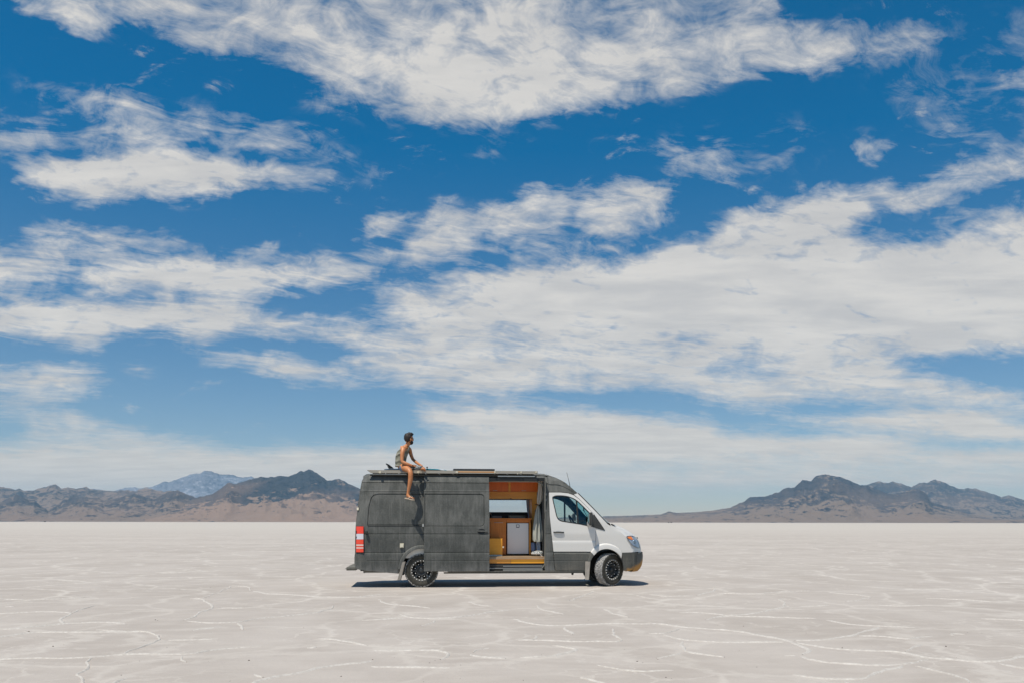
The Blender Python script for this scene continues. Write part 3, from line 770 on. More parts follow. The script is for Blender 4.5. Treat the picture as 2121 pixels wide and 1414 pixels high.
def lathe(name, prof_, material, parent=None, n=48, axis='Y', loc=(0, 0, 0), auto=30):
    """profile of (radius, along axis) turned about the axis"""
    V_ = []; Fc = []; m = len(prof_)
    for k in range(n):
        a = 2*PI*k/n; c, s = math.cos(a), math.sin(a)
        for r, y in prof_:
            if axis == 'Y': V_.append((loc[0]+r*c, loc[1]+y, loc[2]+r*s))
            elif axis == 'Z': V_.append((loc[0]+r*c, loc[1]+r*s, loc[2]+y))
            else: V_.append((loc[0]+y, loc[1]+r*c, loc[2]+r*s))
    for k in range(n):
        k2 = (k+1) % n
        for i in range(m-1): Fc.append((k*m+i, k*m+i+1, k2*m+i+1, k2*m+i))
    bm = bmesh.new(); bv = [bm.verts.new(v) for v in V_]
    for f in Fc: bm.faces.new([bv[i] for i in f])
    bmesh.ops.remove_doubles(bm, verts=bm.verts, dist=1e-5)
    return bm_obj(name, bm, material, parent, smooth=True, auto=auto)
def loft(name, secs, material, parent, auto=30, cap=False):
    V_ = [p for s in secs for p in s]; n = len(secs[0])
    Fc = [(j*n+i, j*n+i+1, (j+1)*n+i+1, (j+1)*n+i) for j in range(len(secs)-1) for i in range(n-1)]
    bm = bmesh.new(); bv = [bm.verts.new(v) for v in V_]
    for f in Fc:
        try: bm.faces.new([bv[i] for i in f])
        except ValueError: pass
    return bm_obj(name, bm, material, parent, smooth=True, auto=auto)

# ------------------------------------------------------------------ materials
def obj_coords(T): return T.node('ShaderNodeTexCoord').outputs['Object']
def dusty(name, base, dust, rough=.75, amt=.5, low=.9, spec=.3, grain=.6):
    m = mat(name, base, rough); T = nt_of(m); g = obj_coords(T); T.b.inputs['Specular IOR Level'].default_value = spec
    x, y, z = T.sep(g)
    a = T.noise(T.v('MULTIPLY', g, (2.0, 2, 1.2)), 1.5, 6, .65, .5)
    s = T.noise(T.v('MULTIPLY', g, (26., 4, 2.2)), 1.0, 4, .6)           # rain-washed vertical streaks
    f = T.noise(g, 75.0, 5, .75)
    k = T.m('ADD', T.m('MULTIPLY', a, .55), T.m('ADD', T.m('MULTIPLY', s, .25), T.m('MULTIPLY', f, .30*grain+.05)))
    lowd = T.ramp(z, low, .35, 0, 1)
    d = T.m('MULTIPLY', T.ramp(k, .40, .72), amt)
    d = T.m('ADD', d, T.m('MULTIPLY', lowd, T.ramp(k, .32, .62, .15, .7)), clamp=True)
    col = T.mix(d, C3(*base), C3(*dust))
    col = T.mix(T.m('MULTIPLY', T.ramp(T.noise(g, 120., 3, .6), .52, .72), grain), col, T.mix(.55, col, C3(.36, .36, .34)))
    T.put(T.b.inputs['Base Color'], col)
    bp = T.node('ShaderNodeBump'); bp.inputs['Distance'].default_value = .002; bp.inputs['Strength'].default_value = .35*grain
    T.put(bp.inputs['Height'], f); T.l.new(bp.outputs[0], T.b.inputs['Normal'])
    return m
M = {}
M['liner'] = dusty('bedliner_paint', (.056, .061, .056), (.19, .19, .176), .8, .72, .6)
M['liner_low'] = dusty('bedliner_paint_low', (.078, .082, .076), (.175, .165, .14), .85, .55, .62)
M['white'] = dusty('white_paint', (.66, .645, .605), (.58, .56, .51), .32, .35, .85, spec=.5, grain=.05)
M['white'].node_tree.nodes['Principled BSDF'].inputs['Coat Weight'].default_value = .4
M['plastic'] = dusty('dark_plastic', (.035, .037, .036), (.12, .115, .10), .6, .35, .8, grain=.3)
M['rubber'] = mat('black_rubber', (.02, .021, .02), .75)
M['black'] = mat('matt_black', (.012, .014, .014), .6)
M['seal'] = mat('dusty_seal', (.16, .16, .14), .7)
M['alu'] = mat('aluminium', (.55, .54, .50), .42, .85)
M['chrome'] = mat('chrome', (.8, .8, .8), .15, 1.0)
M['steel'] = mat('grey_steel', (.32, .32, .31), .5, .4)
M['rack'] = mat('beige_rack_rail', (.36, .335, .28), .55, .2)
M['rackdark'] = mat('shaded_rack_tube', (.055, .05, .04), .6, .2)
M['cream'] = mat('cream_plastic', (.62, .57, .44), .5)
M['bumperdirt'] = mat('orange_mud', (.33, .17, .05), .9)
def glass(name, tint, gl=.06):
    m = bpy.data.materials.new(name); m.use_nodes = True; T = NT(m.node_tree); T.n.clear()
    o = T.node('ShaderNodeOutputMaterial'); mx = T.node('ShaderNodeMixShader'); tr = T.node('ShaderNodeBsdfTransparent'); gs = T.node('ShaderNodeBsdfGlossy')
    tr.inputs[0].default_value = tint+(1,); gs.inputs['Roughness'].default_value = .02; gs.inputs['Color'].default_value = (1, 1, 1, 1)
    fr = T.node('ShaderNodeLayerWeight'); fr.inputs['Blend'].default_value = .5
    T.put(mx.inputs[0], T.m('MULTIPLY_ADD', T.m('POWER', fr.outputs['Facing'], 4.5), .55, gl, clamp=True)); T.l.new(tr.outputs[0], mx.inputs[1]); T.l.new(gs.outputs[0], mx.inputs[2]); T.l.new(mx.outputs[0], o.inputs['Surface'])
    return m
M['glass'] = glass('clear_window_glass', (.82, .90, .88))
M['glass_blue'] = glass('blue_tinted_glass', (.42, .76, .80), .06)
M['glass_screen'] = glass('windscreen_glass', (.74, .88, .88), .06)
M['lens'] = glass('headlight_lens', (.85, .88, .9), .10)
def wood(name, a, b, scale=1.0, knots=False, rough=.45, vert=True):
    m = mat(name, a, rough); T = nt_of(m); g = obj_coords(T)
    st = (14., 14., 1.2) if vert else (1.2, 14., 14.)
    n = T.noise(T.v('MULTIPLY', g, st), 1.5*scale, 6, .6, 1.2)
    n2 = T.noise(T.v('MULTIPLY', g, tuple(q*3 for q in st)), 2.0, 3, .5)
    col = T.mix(T.ramp(T.m('ADD', T.m('MULTIPLY', n, .75), T.m('MULTIPLY', n2, .25)), .35, .65), C3(*a), C3(*b))
    if knots:
        vo = T.node('ShaderNodeTexVoronoi'); T.put(vo.inputs['Vector'], T.v('MULTIPLY', g, (1., .5, 1.6))); vo.inputs['Scale'].default_value = 3.2
        col = T.mix(T.ramp(vo.outputs['Distance'], .05, .10, .9, 0), col, C3(.10, .035, .01))
    T.put(T.b.inputs['Base Color'], col); return m
M['cherry'] = wood('cherry_wood', (.60, .105, .006), (.70, .15, .012), rough=.4)
M['pine'] = wood('knotty_pine', (.72, .30, .045), (.80, .38, .07), knots=True, vert=False)
M['oak'] = wood('orange_wood', (.62, .185, .015), (.72, .24, .03))
M['trim'] = wood('wood_trim', (.74, .30, .04), (.82, .37, .06), vert=False)
M['yellowwood'] = wood('yellow_plywood', (.88, .36, .02), (.92, .42, .035), vert=False)
M['fridge'] = mat('pale_fridge_enamel', (.92, .90, .87), .4)
M['cloth_blue'] = mat('pale_blue_cloth', (.42, .50, .60), .9)
M['cloth_grey'] = mat('grey_green_cloth', (.42, .43, .38), .95)
M['cloth_tan'] = mat('tan_cloth', (.52, .46, .38), .95)

# ------------------------------------------------------------------ body side towards the camera
def S(pts, off=0.0, sm=0):
    r = [VS(a, b, off) for a, b in pts]
    return smooth_loop(r, sm, False) if sm else r
WZ = .3826; WB = 4.325
def arc(cx, cz, rx, rz, a0, a1, n=16): return [(cx+rx*math.cos(math.radians(a0+(a1-a0)*k/n)), cz+rz*math.sin(math.radians(a0+(a1-a0)*k/n))) for k in range(n+1)]
AX, AZ = V(873.5, 1181)
R_OUT, R_IN = .565, .455
rear_arch_out = arc(0, .40, R_OUT*.93, R_OUT*.99, 2, 178, 20)          # right to left over the wheel
rear_arch_in = arc(0, .40, R_IN*.96, R_IN*1.05, 2, 178, 20)
ZB = V(900, 1184.2)[1]                                                 # bottom edge of the body
ztop = V(900, 983.5, .2)[1]
rear_edge = [VS(a, b) for a, b in [(759.4, 1180.7), (737.5, 1176.5), (734.6, 1169), (734.6, 1152), (736, 1142.5), (737, 1088.5), (739.2, 1067), (742.4, 1039.7), (746.7, 1010), (749.8, 995), (754, 985.6), (760, 982.8)]]
xo = VS(1011, 1080)[0]
rec_r = [VS(a, b) for a, b in [(760.4, 1087.4), (761.5, 1067), (763.6, 1046), (767.9, 1030), (773.2, 1023.5), (784.8, 1021)]]
rec_r += [(xo-.07, rec_r[-1][1]), (xo-.07, rec_r[0][1])]
outl = [(-.53, V(827, 1187)[1]), VS(795.4, 1184)]+rear_edge+[(xo, ztop+.01), (xo, ZB), (.60, ZB)]
outl += [(.525, .40)]+arc(0, .40, R_OUT*.93, R_OUT*.99, 4, 176, 20)+[(-.525, .40)]
panel('rear_side_panel', outl, M['liner'], van, recess=[(rec_r, .010)], flange=.04)
# corner and bumper wrap of the tail
bump = [VS(a, b, .012) for a, b in [(763, 1181), (737.5, 1177), (734.2, 1169), (734.2, 1152), (736, 1146), (750, 1146.5), (753.5, 1151), (755.5, 1157), (760, 1160.5), (763, 1163)]]
panel('rear_bumper_corner', bump, M['liner_low'], van, off=.014, profile=None, rows=[], flange=.03)
lowq = [VS(763, 1162.5), VS(831, 1162.8), VS(833, 1170), VS(829, 1187), VS(795.4, 1184.4), VS(763.3, 1181.2)]
panel('lower_side_trim', lowq, M['liner_low'], van, off=.010, profile=None, rows=[], flange=.02)
def strip(name, A, B, material, parent, offs=(0.004, .045, .045), fold=.10, far=False):
    """flared lip between an outer and an inner curve of the wheel opening"""
    secs = []
    for a, b in zip(A, B):
        m_ = (a[0]*.78+b[0]*.22, a[1]*.78+b[1]*.22)
        s = [P3(a[0], a[1], offs[0], far), P3(m_[0], m_[1], offs[1]*.8, far), P3((a[0]+b[0])/2, (a[1]+b[1])/2, offs[1], far), P3(b[0], b[1], offs[2], far)]
        e = P3(b[0], b[1], offs[2], far); e.y += -fold if far else fold; s.append(e); secs.append(s)
    return loft(name, secs, material, parent)
strip('wheel_arch_flare', rear_arch_out, rear_arch_in, M['liner'], van)
strip('wheel_arch_flare', rear_arch_out, rear_arch_in, M['liner'], van, far=True)
# above and below the doorway, pillar
xa = VS(1129.6, 1080)[0]
hz = [(xo, V(1060, 988, .2)[1]), (xa, V(1060, 988, .2)[1]), (xa, ztop+.01), (xo, ztop+.01)]
panel('door_header', hz, M['liner'], van, flange=.05)
sill = [(xo+.0, ZB), (VS(1212, 1185)[0], ZB-.004), (VS(1212, 1180.8)[0], VS(1212, 1180.6)[1]), (xa, VS(1130, 1179.8)[1]), (xa, V(1100, 1181.0)[1]), (xo, V(1100, 1181.0)[1])]
panel('door_sill', sill, M['liner_low'], van, flange=.08, profile=profc, off=.004)
box('rocker_rail', .5, VS(1210, 1182)[0], .05, .14, ZB-.035, ZB-.004, M['liner_low'], van, .008)
bp_ = [(xa, VS(1130, 1180.6)[1]), VS(1149.4, 1180.4), VS(1147.3, 1169), VS(1145.8, 1141.5), VS(1143, 1116), VS(1142, 1107.6), VS(1137.7, 1067), VS(1136, 1018.2), (VS(1136, 1018.2)[0]-.005, ztop-.02), (xa, ztop+.01)]
panel('middle_pillar', bp_, M['liner'], van, flange=.05)
cap_top = [VS(a, b) for a, b in [(1130, 984), (1138.5, 985.6), (1153.4, 989.9), (1170.4, 998.3), (1182, 1007.9), (1191.6, 1016.4), (1196, 1020.3)]]
cap = [VS(1136.2, 1017.7)]+[VS(1160, 1017.7), VS(1177, 1019.6), VS(1188, 1023.2)]+cap_top[::-1][:-1]+[(VS(1136.2, 1018)[0], ztop-.0)]
panel('roof_cap_side', cap, M['liner'], van, flange=.03, rows=[])
# cap has its own pressed line
# ---- front door
win = smooth_loop([VS(a, b) for a, b in [(1143.8, 1031), (1146.5, 1026.4), (1154.4, 1024.6), (1172.5, 1025.6), (1187.3, 1030.4), (1196.8, 1036.5), (1209, 1047.8), (1221.3, 1060.6), (1227, 1067), (1228, 1078), (1227, 1089.6), (1202.2, 1085.3), (1172.5, 1080.6), (1160.5, 1078), (1153.4, 1071), (1149, 1054.6)]], 3)
door_o = [VS(a, b) for a, b in [(1146.6, 1141.2), (1143.9, 1116), (1142.9, 1107.6), (1138.6, 1067), (1137, 1018.8), (1160, 1018.8), (1177, 1020.6), (1188, 1024.4), (1199, 1032.6), (1212, 1045.2), (1229.5, 1063.5), (1230.6, 1072), (1232.5, 1090), (1233.8, 1092.5), (1233.8, 1130.6), (1224, 1141.2)]]
crease = [V(1180, 1119)[1]]
PROFD = [(.2, 0), (V(1180, 1121.5)[1], .0), (V(1180, 1118.5)[1], -.012), (V(1180, 1104)[1], 0), (3, 0)]
fdoor = panel('front_door', door_o, M['white'], van, holes=[win], off=.002, rows=[p[0] for p in PROFD], profile=lambda z: itp(z, PROFD), flange=.04)
low_o = [VS(a, b) for a, b in [(1146.9, 1142.4), (1222.8, 1142.4), (1216.6, 1161), (1211.5, 1180.2), (1150.6, 1179.6), (1148.3, 1169)]]
panel('lower_trim', low_o, M['liner_low'], fdoor, off=.004, rows=[zl[4]-.012, zl[4], zl[4]+.012], profile=prof)
def ribbon(name, loop, w, material, parent, off=.004, far=False, flange=.03):
    inner = shrink(loop, w); n = len(loop); secs = []
    for i in range(n+1):
        a, b = loop[i % n], inner[i % n]
        A, B = P3(a[0], a[1], off, far), P3(b[0], b[1], off, far)
        Cc = B.copy(); Cc.y += -flange if far else flange
        secs.append([A, B, Cc])
    return loft(name, secs, material, parent, auto=60)
ribbon('window_seal', win, .022, M['black'], fdoor)
panel('inner_frame', [VS(a, b) for a, b in [(1130, 1141), (1130, 1012), (1160, 1012), (1177, 1016), (1189, 1021), (1197, 1021.4), (1226, 1050.8), (1256, 1082.6), (1252, 1110), (1234, 1140)]], M['black'], fdoor, holes=[shrink(win, -.012)], off=-.05, rows=[], profile=None, flange=0)
g1 = shrink(win, .012)
xdiv = VS(1196, 1060)[0]
def clip_x(poly, x, keep_less):
    out = []
    n = len(poly)
    for i in range(n):
        a, b = poly[i], poly[(i+1) % n]
        ina = (a[0] <= x) == keep_less or a[0] == x; inb = (b[0] <= x) == keep_less or b[0] == x
        if ina: out.append(a)
        if ina != inb:
            t = (x-a[0])/(b[0]-a[0]); out.append((x, a[1]+(b[1]-a[1])*t))
    return out
panel('window_pane', clip_x(g1, xdiv-.01, True), M['glass'], fdoor, off=-.014, flange=0, profile=None, rows=[])
panel('quarter_pane', clip_x(g1, xdiv+.01, False), M['glass_blue'], fdoor, off=-.014, flange=0, profile=None, rows=[])
def post(name, px0, py0, px1, py1, w, material, parent, far=False, off=-.004):
    a = VS(px0, py0); b = VS(px1, py1)
    secs = [[P3(q[0]-w/2, q[1], off, far), P3(q[0]+w/2, q[1], off, far)] for q in (a, ((a[0]+b[0])/2, (a[1]+b[1])/2), b)]
    secs2 = []
    for s in secs:
        k = Vector((0, -.03 if far else .03, 0)); secs2.append([s[0]+k, s[0], s[1], s[1]+k, s[0]+k])
    return loft(name, secs2, material, parent)
post('window_divider', 1194.2, 1034.2, 1197.6, 1085.6, .034, M['black'], fdoor)
# door handle in its dished recess
hx0, hzz = VS(1146.2, 1101.2); hx1, _ = VS(1167.8, 1101.2)
bm = bmesh.new()
dish = VS(1157.5, 1102.5)
secs = []
for k in range(25):
    a = 2*PI*k/24
    o = (dish[0]+math.cos(a)*.125, dish[1]+math.sin(a)*.062); i1 = (dish[0]+math.cos(a)*.10, dish[1]+math.sin(a)*.047); i2 = (dish[0]+math.cos(a)*.03, dish[1]+math.sin(a)*.012)
    secs.append([P3(o[0], o[1], .003), P3(i1[0], i1[1], .006), P3(i2[0], i2[1], -.012), P3(dish[0], dish[1], -.014)])
bm.free()
for s in secs:
    for q in s: q.y -= .001
loft('handle_dish', secs, M['white'], fdoor, auto=60)
def handle_bar(name, x0, x1, z, y, material, parent, r=.014):
    n = 9; pts = []
    for k in range(n+1):
        t = k/n; pts.append((x0+(x1-x0)*t, y-.012*math.sin(PI*t)**.5-.002, z-.004*t))
    return sweep(name, pts, r, material, parent, n=8, flat=1.1)
handle_bar('door_handle', hx0, hx1, hzz, inset(hx0, hzz)-.010, M['plastic'], fdoor)
# ---- fender, A-pillar, corner triangle
sil3 = [V(a, b, .75) for a, b in SIL]
sil3 = smooth_loop(sil3, 3, False)
nS = len(sil3); front_secs = []; edge_pts = []
for i, (xc, zc) in enumerate(sil3):
    t = i/(nS-1); k = min(1, max(0, (xc-4.15)/.8)); k = k*k*(3-2*k)
    w = .90-.135*k; dr = .055*(1-k*.8)
    row = []
    xe, ze = xc-.38*k*(w/1.0)**3*1.15, zc-dr
    yi = inset(min(xe-.02, 5.14), ze-.045)
    ep = (xe-.02*(1-k), ze-.045*(1-k*.7)); edge_pts.append(ep)
    row.append(P3(ep[0], ep[1], 0.0))
    for s in np.linspace(-w, w, 19):
        row.append(Vector((xc-.38*k*1.15*abs(s)**3, 1+s, zc-dr*(s/w)**2)))
    row.append(P3(ep[0], ep[1], 0.0, True))
    row[0].y = min(row[0].y, row[1].y-.01); row[-1].y = 2-row[0].y
    front_secs.append(row)
hood_n = next(i for i, (x, z) in enumerate(sil3) if z < 1.17)
loft('bonnet', front_secs[:hood_n+1], M['white'], van)
loft('front_fascia', front_secs[hood_n:], M['white'], van)
fl_out_px = [(1216, 1161.7), (1219.4, 1151), (1223.4, 1141.8), (1228, 1135.5), (1234, 1130), (1241, 1126.3), (1248.9, 1124.2), (1257, 1123.9), (1265.8, 1125.7), (1274, 1128.8), (1280.7, 1133.4), (1285.5, 1139), (1288, 1143.6)]
fl_in_px = [(1222, 1161.7), (1225.5, 1155), (1229.8, 1149), (1235, 1143.4), (1240.4, 1139.4), (1246, 1137), (1252, 1135.8), (1257.3, 1135.6), (1265, 1136.9), (1272, 1139.9), (1278, 1144), (1283, 1149.5), (1286, 1155)]
fo = [VS(a, b) for a, b in fl_out_px]; fi = [VS(a, b) for a, b in fl_in_px]
fen = [VS(1234.6, 1130.5)]+[q for q in fo if q[0] > fo[4][0]+.01]+[VS(1300, 1143.2)]+[(e[0], e[1]) for e in edge_pts[::-1] if e[1] > VS(1300, 1143)[1]]+[VS(1257.5, 1083.5), VS(1253.3, 1098), VS(1234.6, 1092.8)]
panel('front_fender', fen, M['white'], van, rows=[], profile=None, flange=.05, gx=.06, gz=.05)
apil = [VS(a, b) for a, b in [(1188.6, 1023), (1196.2, 1020.4), (1226, 1050.2), (1256.8, 1082.3), (1258.2, 1084), (1253.5, 1097.2), (1231, 1064.4), (1212.4, 1044.6), (1199.5, 1031.8)]]
panel('windscreen_pillar', apil, M['white'], van, rows=[], profile=None, flange=.03)
tri = [VS(a, b, .01) for a, b in [(1229.6, 1064.6), (1252.9, 1097.2), (1228, 1090.6), (1224.5, 1088), (1226, 1070)]]
panel('corner_trim', tri, M['plastic'], van, rows=[], profile=None, off=.012, flange=.02)
# black strip and gutter beside the windscreen
w_edge_px = [(1197.2, 1020.6), (1207, 1030.2), (1217, 1040.2), (1227, 1050.4), (1237, 1060.8), (1247, 1071.4), (1258, 1082.4)]
wsec = []; gut = []
for i, (a, b) in enumerate(w_edge_px):
    x, z = VS(a, b); t = i/6.0; y = inset(x, z)+.035; bl = .10+.10*t
    gut.append((x+.004, y-.02, z+.004))
    wsec.append([Vector((x+bl*(1-((yy_-1)/(1-y))**2)-.01, yy_, z+.02*(1-((yy_-1)/(1-y))**2))) for yy_ in np.linspace(y, 2-y, 17)])
loft('windscreen', wsec, M['glass_screen'], van)
sweep('windscreen_seal', gut, .012, M['black'], van, n=6)
sweep('windscreen_seal', [(p[0], 2-p[1], p[2]) for p in gut], .012, M['black'], van, n=6)
sweep('wiper', [(VS(1259, 1083)[0]+.03, .25, VS(1259, 1083)[1]+.03), (4.20, .5, 1.475), (4.24, .95, 1.50)], .014, M['black'], van, n=6)
cow = [V(1256, 1083, .6), V(1264, 1083.2, .6)]
loft('cowl', [[Vector((p[0]+.12*(1-((yy_-1)/.88)**2), yy_, p[1]-.005)) for yy_ in np.linspace(.12, 1.88, 11)] for p in cow], M['plastic'], van)
sweep('bonnet_gap', [(VS(1267, 1086)[0], .16, VS(1267, 1085.2)[1]), (VS(1273, 1086)[0], .15, VS(1273, 1087.4)[1]), (VS(1279, 1088)[0], .145, VS(1279, 1090.3)[1])], .008, M['black'], van, n=5, taper=[.4, 1, .3])
# flare: white above the trim line, grey below
zline = VS(1240, 1142)[1]
iw = [i for i, q in enumerate(fo) if q[1] > zline-.03]
strip('wheel_arch_flare', fo[iw[0]:iw[-1]+1], fi[iw[0]:iw[-1]+1], M['white'], van, fold=.12)
lowf = [VS(a, b) for a, b in [(1210.9, 1181), (1213.6, 1170), (1216, 1161.7)]]+fo[1:iw[0]+1]
lowi = [VS(a, b) for a, b in [(1219.5, 1181), (1221, 1170), (1222, 1161.7)]]+fi[1:iw[0]+1]
strip('lower_arch_trim', lowf, lowi, M['liner_low'], van, offs=(.006, .042, .044), fold=.12)
strip('wheel_arch_flare', fo, fi, M['white'], van, fold=.12, far=True)
# ---- bumper
BZ = [(1142.9, 1.0), (1150, 1.0), (1158, 1.0), (1161, 1.0), (1170, .97), (1177, .90), (1182, .80)]
bsec = []
for py, k in BZ:
    z = V(1310, py, .3)[1]; xc = itp(z, NOSE)-.02
    if py < 1145: xc -= .015
    row = []
    ya = 1-.765
    row.append(None)
    for s in np.linspace(-.80, .80, 21): row.append(Vector((xc-.38*abs(s)**3*1.05, 1+s, z+(0 if abs(s) < .7 else 0))))
    row[0] = P3(row[1].x-.10, z, .010); row.append(P3(row[-1].x-.10, z, .010, True)); bsec.append(row)
bsec.append([Vector((p.x-.10, p.y, p.z+.03)) for p in bsec[-1]])
bumper = loft('front_bumper', bsec, M['plastic'], van)
bside = [VS(a, b) for a, b in [(1287.6, 1142.9)]]+fo[-1:]+[VS(a, b) for a, b in [(1291.5, 1150), (1294.4, 1160), (1296, 1172), (1296, 1182.4), (1306, 1181.8), (1317, 1176.4)]]
ex = [(r[1].x-.09, r[1].z) for r in bsec[:6]]
bside = [fo[-1]]+fi[-1:]+[VS(a, b) for a, b in [(1288.9, 1160.7), (1291, 1171), (1292.6, 1181.2), (1297, 1182.3)]]+ex[::-1]
panel('bumper_side', bside, M['liner_low'], van, rows=[V(1300, 1161)[1]-.008, V(1300, 1161)[1], V(1300, 1161)[1]+.008], profile=lambda z: -.008 if abs(z-V(1300, 1161)[1]) < .002 else 0, off=.008, flange=.05)
mud = [VS(a, b) for a, b in [(1296.5, 1181.9), (1299, 1176), (1307, 1168), (1316, 1161.5), (1322.5, 1158.5), (1325.5, 1163), (1324.8, 1170.5), (1306.3, 1181.4)]]
mud = [(x-.005, z) for x, z in mud]
mudl = smooth_loop(mud, 2)
def mud_patch():
    return panel('mud_splash', [(min(x, 5.12), z) for x, z in mudl], M['bumperdirt'], van, rows=[], profile=None, off=.0135, flange=0, step=.03, gx=.03, gz=.03)
T = nt_of(M['liner_low'])
# mud on the bumper corner belongs to the paint, fading at its edge
def add_mud():
    m = dusty('bumper_with_mud', (.06, .064, .06), (.17, .16, .13), .8, .5, .8)
    T = nt_of(m); src = T.b.inputs['Base Color'].links[0].from_socket; g = obj_coords(T); x, y, z = T.sep(g)
    n = T.noise(g, 9., 6, .7)
    diag = T.m('ADD', T.m('MULTIPLY', T.m('SUBTRACT', x, 4.78), .8), T.m('MULTIPLY', z, -1.7))       # rises towards the nose
    k = T.m('ADD', diag, T.m('MULTIPLY', T.m('SUBTRACT', n, .5), .5))
    T.put(T.b.inputs['Base Color'], T.mix(T.ramp(k, -.74, -.60), src, C3(.42, .22, .06))); return m
M['bumpermud'] = add_mud()
for o in van.children:
    if o.name.startswith('bumper_side') or o.name.startswith('front_bumper'):
        o.data.materials.clear(); o.data.materials.append(M['bumpermud'])
# ---- headlight
def headlight(far=False):
    op = [VS(a, b) for a, b in [(1297.2, 1110.0), (1302, 1108.6), (1308.3, 1108.4), (1314, 1110.4), (1318.5, 1114.6), (1321.5, 1120), (1324, 1127), (1324.9, 1133.6), (1320, 1133.4), (1313.5, 1130.4), (1308.3, 1126.7), (1303.6, 1121.4), (1300, 1115.5)]]
    op = [(min(x, 5.17), z) for x, z in op]
    lp = smooth_loop(op, 3)
    hl = panel('headlight', lp, M['lens'], van, off=.022, rows=[], profile=None, flange=.02, far=far, gx=.04, gz=.04, step=.03)
    panel('reflector', shrink(lp, .008), mat('reflector_silver', (.55, .57, .60), .35, .15), hl, off=.010, rows=[], profile=None, flange=0, far=far, gx=.04, gz=.04, step=.03)
    ribbon('lamp_rim', lp, .007, M['black'], hl, off=.0245, far=far, flange=.012)
    am = [VS(a, b) for a, b in [(1299, 1111.2), (1303, 1109.8), (1307.2, 1110.2), (1311.2, 1116.4), (1308, 1116.8), (1301.8, 1114)]]
    panel('turn_signal', am, mat('amber_lens', (.85, .22, .03), .3), hl, off=.0235, rows=[], profile=None, flange=.004, far=far, step=.03)
    c = VS(1312.8, 1121.8)
    q = P3(c[0], c[1], .016, far)
    lathe('bulb_shroud', [(.0, -.006), (.034, -.008), (.045, .0), (.05, .006)] if not far else [(.0, .006), (.034, .008), (.045, .0), (.05, -.006)], mat('lamp_blue_grey', (.16, .22, .28), .25, .3), hl, n=20, loc=q)
headlight(); headlight(True)
# ---- grille and plates of the nose
for k in range(4):
    z = .88+k*.06
    box('grille_slat', itp(z, NOSE)-.05, itp(z, NOSE)-.002, .74, 1.26, z, z+.028, M['plastic'], van, .006)
box('grille_back', itp(1.0, NOSE)-.10, itp(1.0, NOSE)-.04, .70, 1.30, .86, 1.12, M['black'], van)
# ---- roof
def yedge(x, z): return inset(x, z)
roof_px = [(752.6, 988.2), (755.5, 985), (760, 982.8), (768, 982.6), (1117, 983.2), (1130, 984), (1138.5, 985.6), (1146, 987.6), (1153.4, 989.9), (1162, 993.8), (1170.4, 998.3), (1182, 1007.9), (1191.6, 1016.4), (1197, 1021.2)]
rs = []
for i, (a, b) in enumerate(roof_px):
    x, z = VS(a, b); y = inset(x, z); fr = max(0, min(1, (x-2.9)/.75)); re_ = max(0, min(1, (-1.05-x)/.25))
    row = []
    for s in np.linspace(-1, 1, 15):
        row.append(Vector((x+(.10*fr**1.5-.05*re_)*(1-s*s), 1+s*(1-y), z+(.05+.02*(1-fr))*(1-abs(s)**2.6)*(1-.7*fr)*(1-.5*re_))))
    rs.append(row)
loft('roof', rs, M['liner'], van)
# ---- back doors and underside
rsec = []
for a, b in [(754.5, 986), (749.8, 995), (746.7, 1010), (742.4, 1039.7), (739.2, 1067), (737, 1088.5), (736, 1120), (736, 1142.5), (734.6, 1152), (734.6, 1169), (738, 1177)]:
    x, z = VS(a, b); y = inset(x, z)
    rsec.append([Vector((x-.03*(1-s*s)-.004, 1+s*(1-y), z)) for s in np.linspace(-1, 1, 11)])
loft('rear_doors', rsec, M['liner'], van)
box('rear_step', -1.71, -1.44, .13, 1.87, .385, .455, M['liner_low'], van, .03)
box('step_bracket', -1.50, -1.38, .5, 1.5, .42, .56, M['black'], van, .01)
box('underbody', .56, WB-.60, .13, 1.87, .36, .56, M['black'], van, .03)
box('underbody', -1.40, 4.90, .64, 1.36, .355, .57, M['black'], van, .03)
box('underbody', -1.40, -.58, .13, 1.87, .37, .55, M['black'], van, .03)
box('chassis_rail', -1.30, -.45, .09, .2, .335, .40, M['liner_low'], van, .01)
sweep('exhaust', [(1.2, 1.2, .33), (-.9, 1.25, .33), (-1.3, 1.3, .34)], .04, M['steel'], van)
sweep('tow_eye', [(VS(754, 1181)[0]+.022*math.cos(a), .16, VS(754, 1184)[1]+.022*math.sin(a)) for a in [2*PI*k/12 for k in range(12)]], .006, M['steel'], van, n=5, closed=True)
box('jack_point', VS(1186.5, 1186)[0], VS(1190.5, 1186)[0], .2, .25, VS(1188, 1190.5)[1], ZB, M['black'], van, .006)
# wheel wells
for wx in (0, WB):
    for far in (False, True):
        y0, y1 = (.10, .62) if not far else (1.38, 1.90)
        rr = .50
        secs = [[Vector((wx+rr*math.cos(a), y, .33+rr*math.sin(a)*1.0)) for a in [PI*k/14 for k in range(15)]] for y in (y0, y1)]
        loft('wheel_well', secs, M['black'], van)
        yy_ = y1 if not far else y0
        box('well_back', wx-.5, wx+.5, yy_-.01, yy_+.01, .33, .84, M['black'], van)
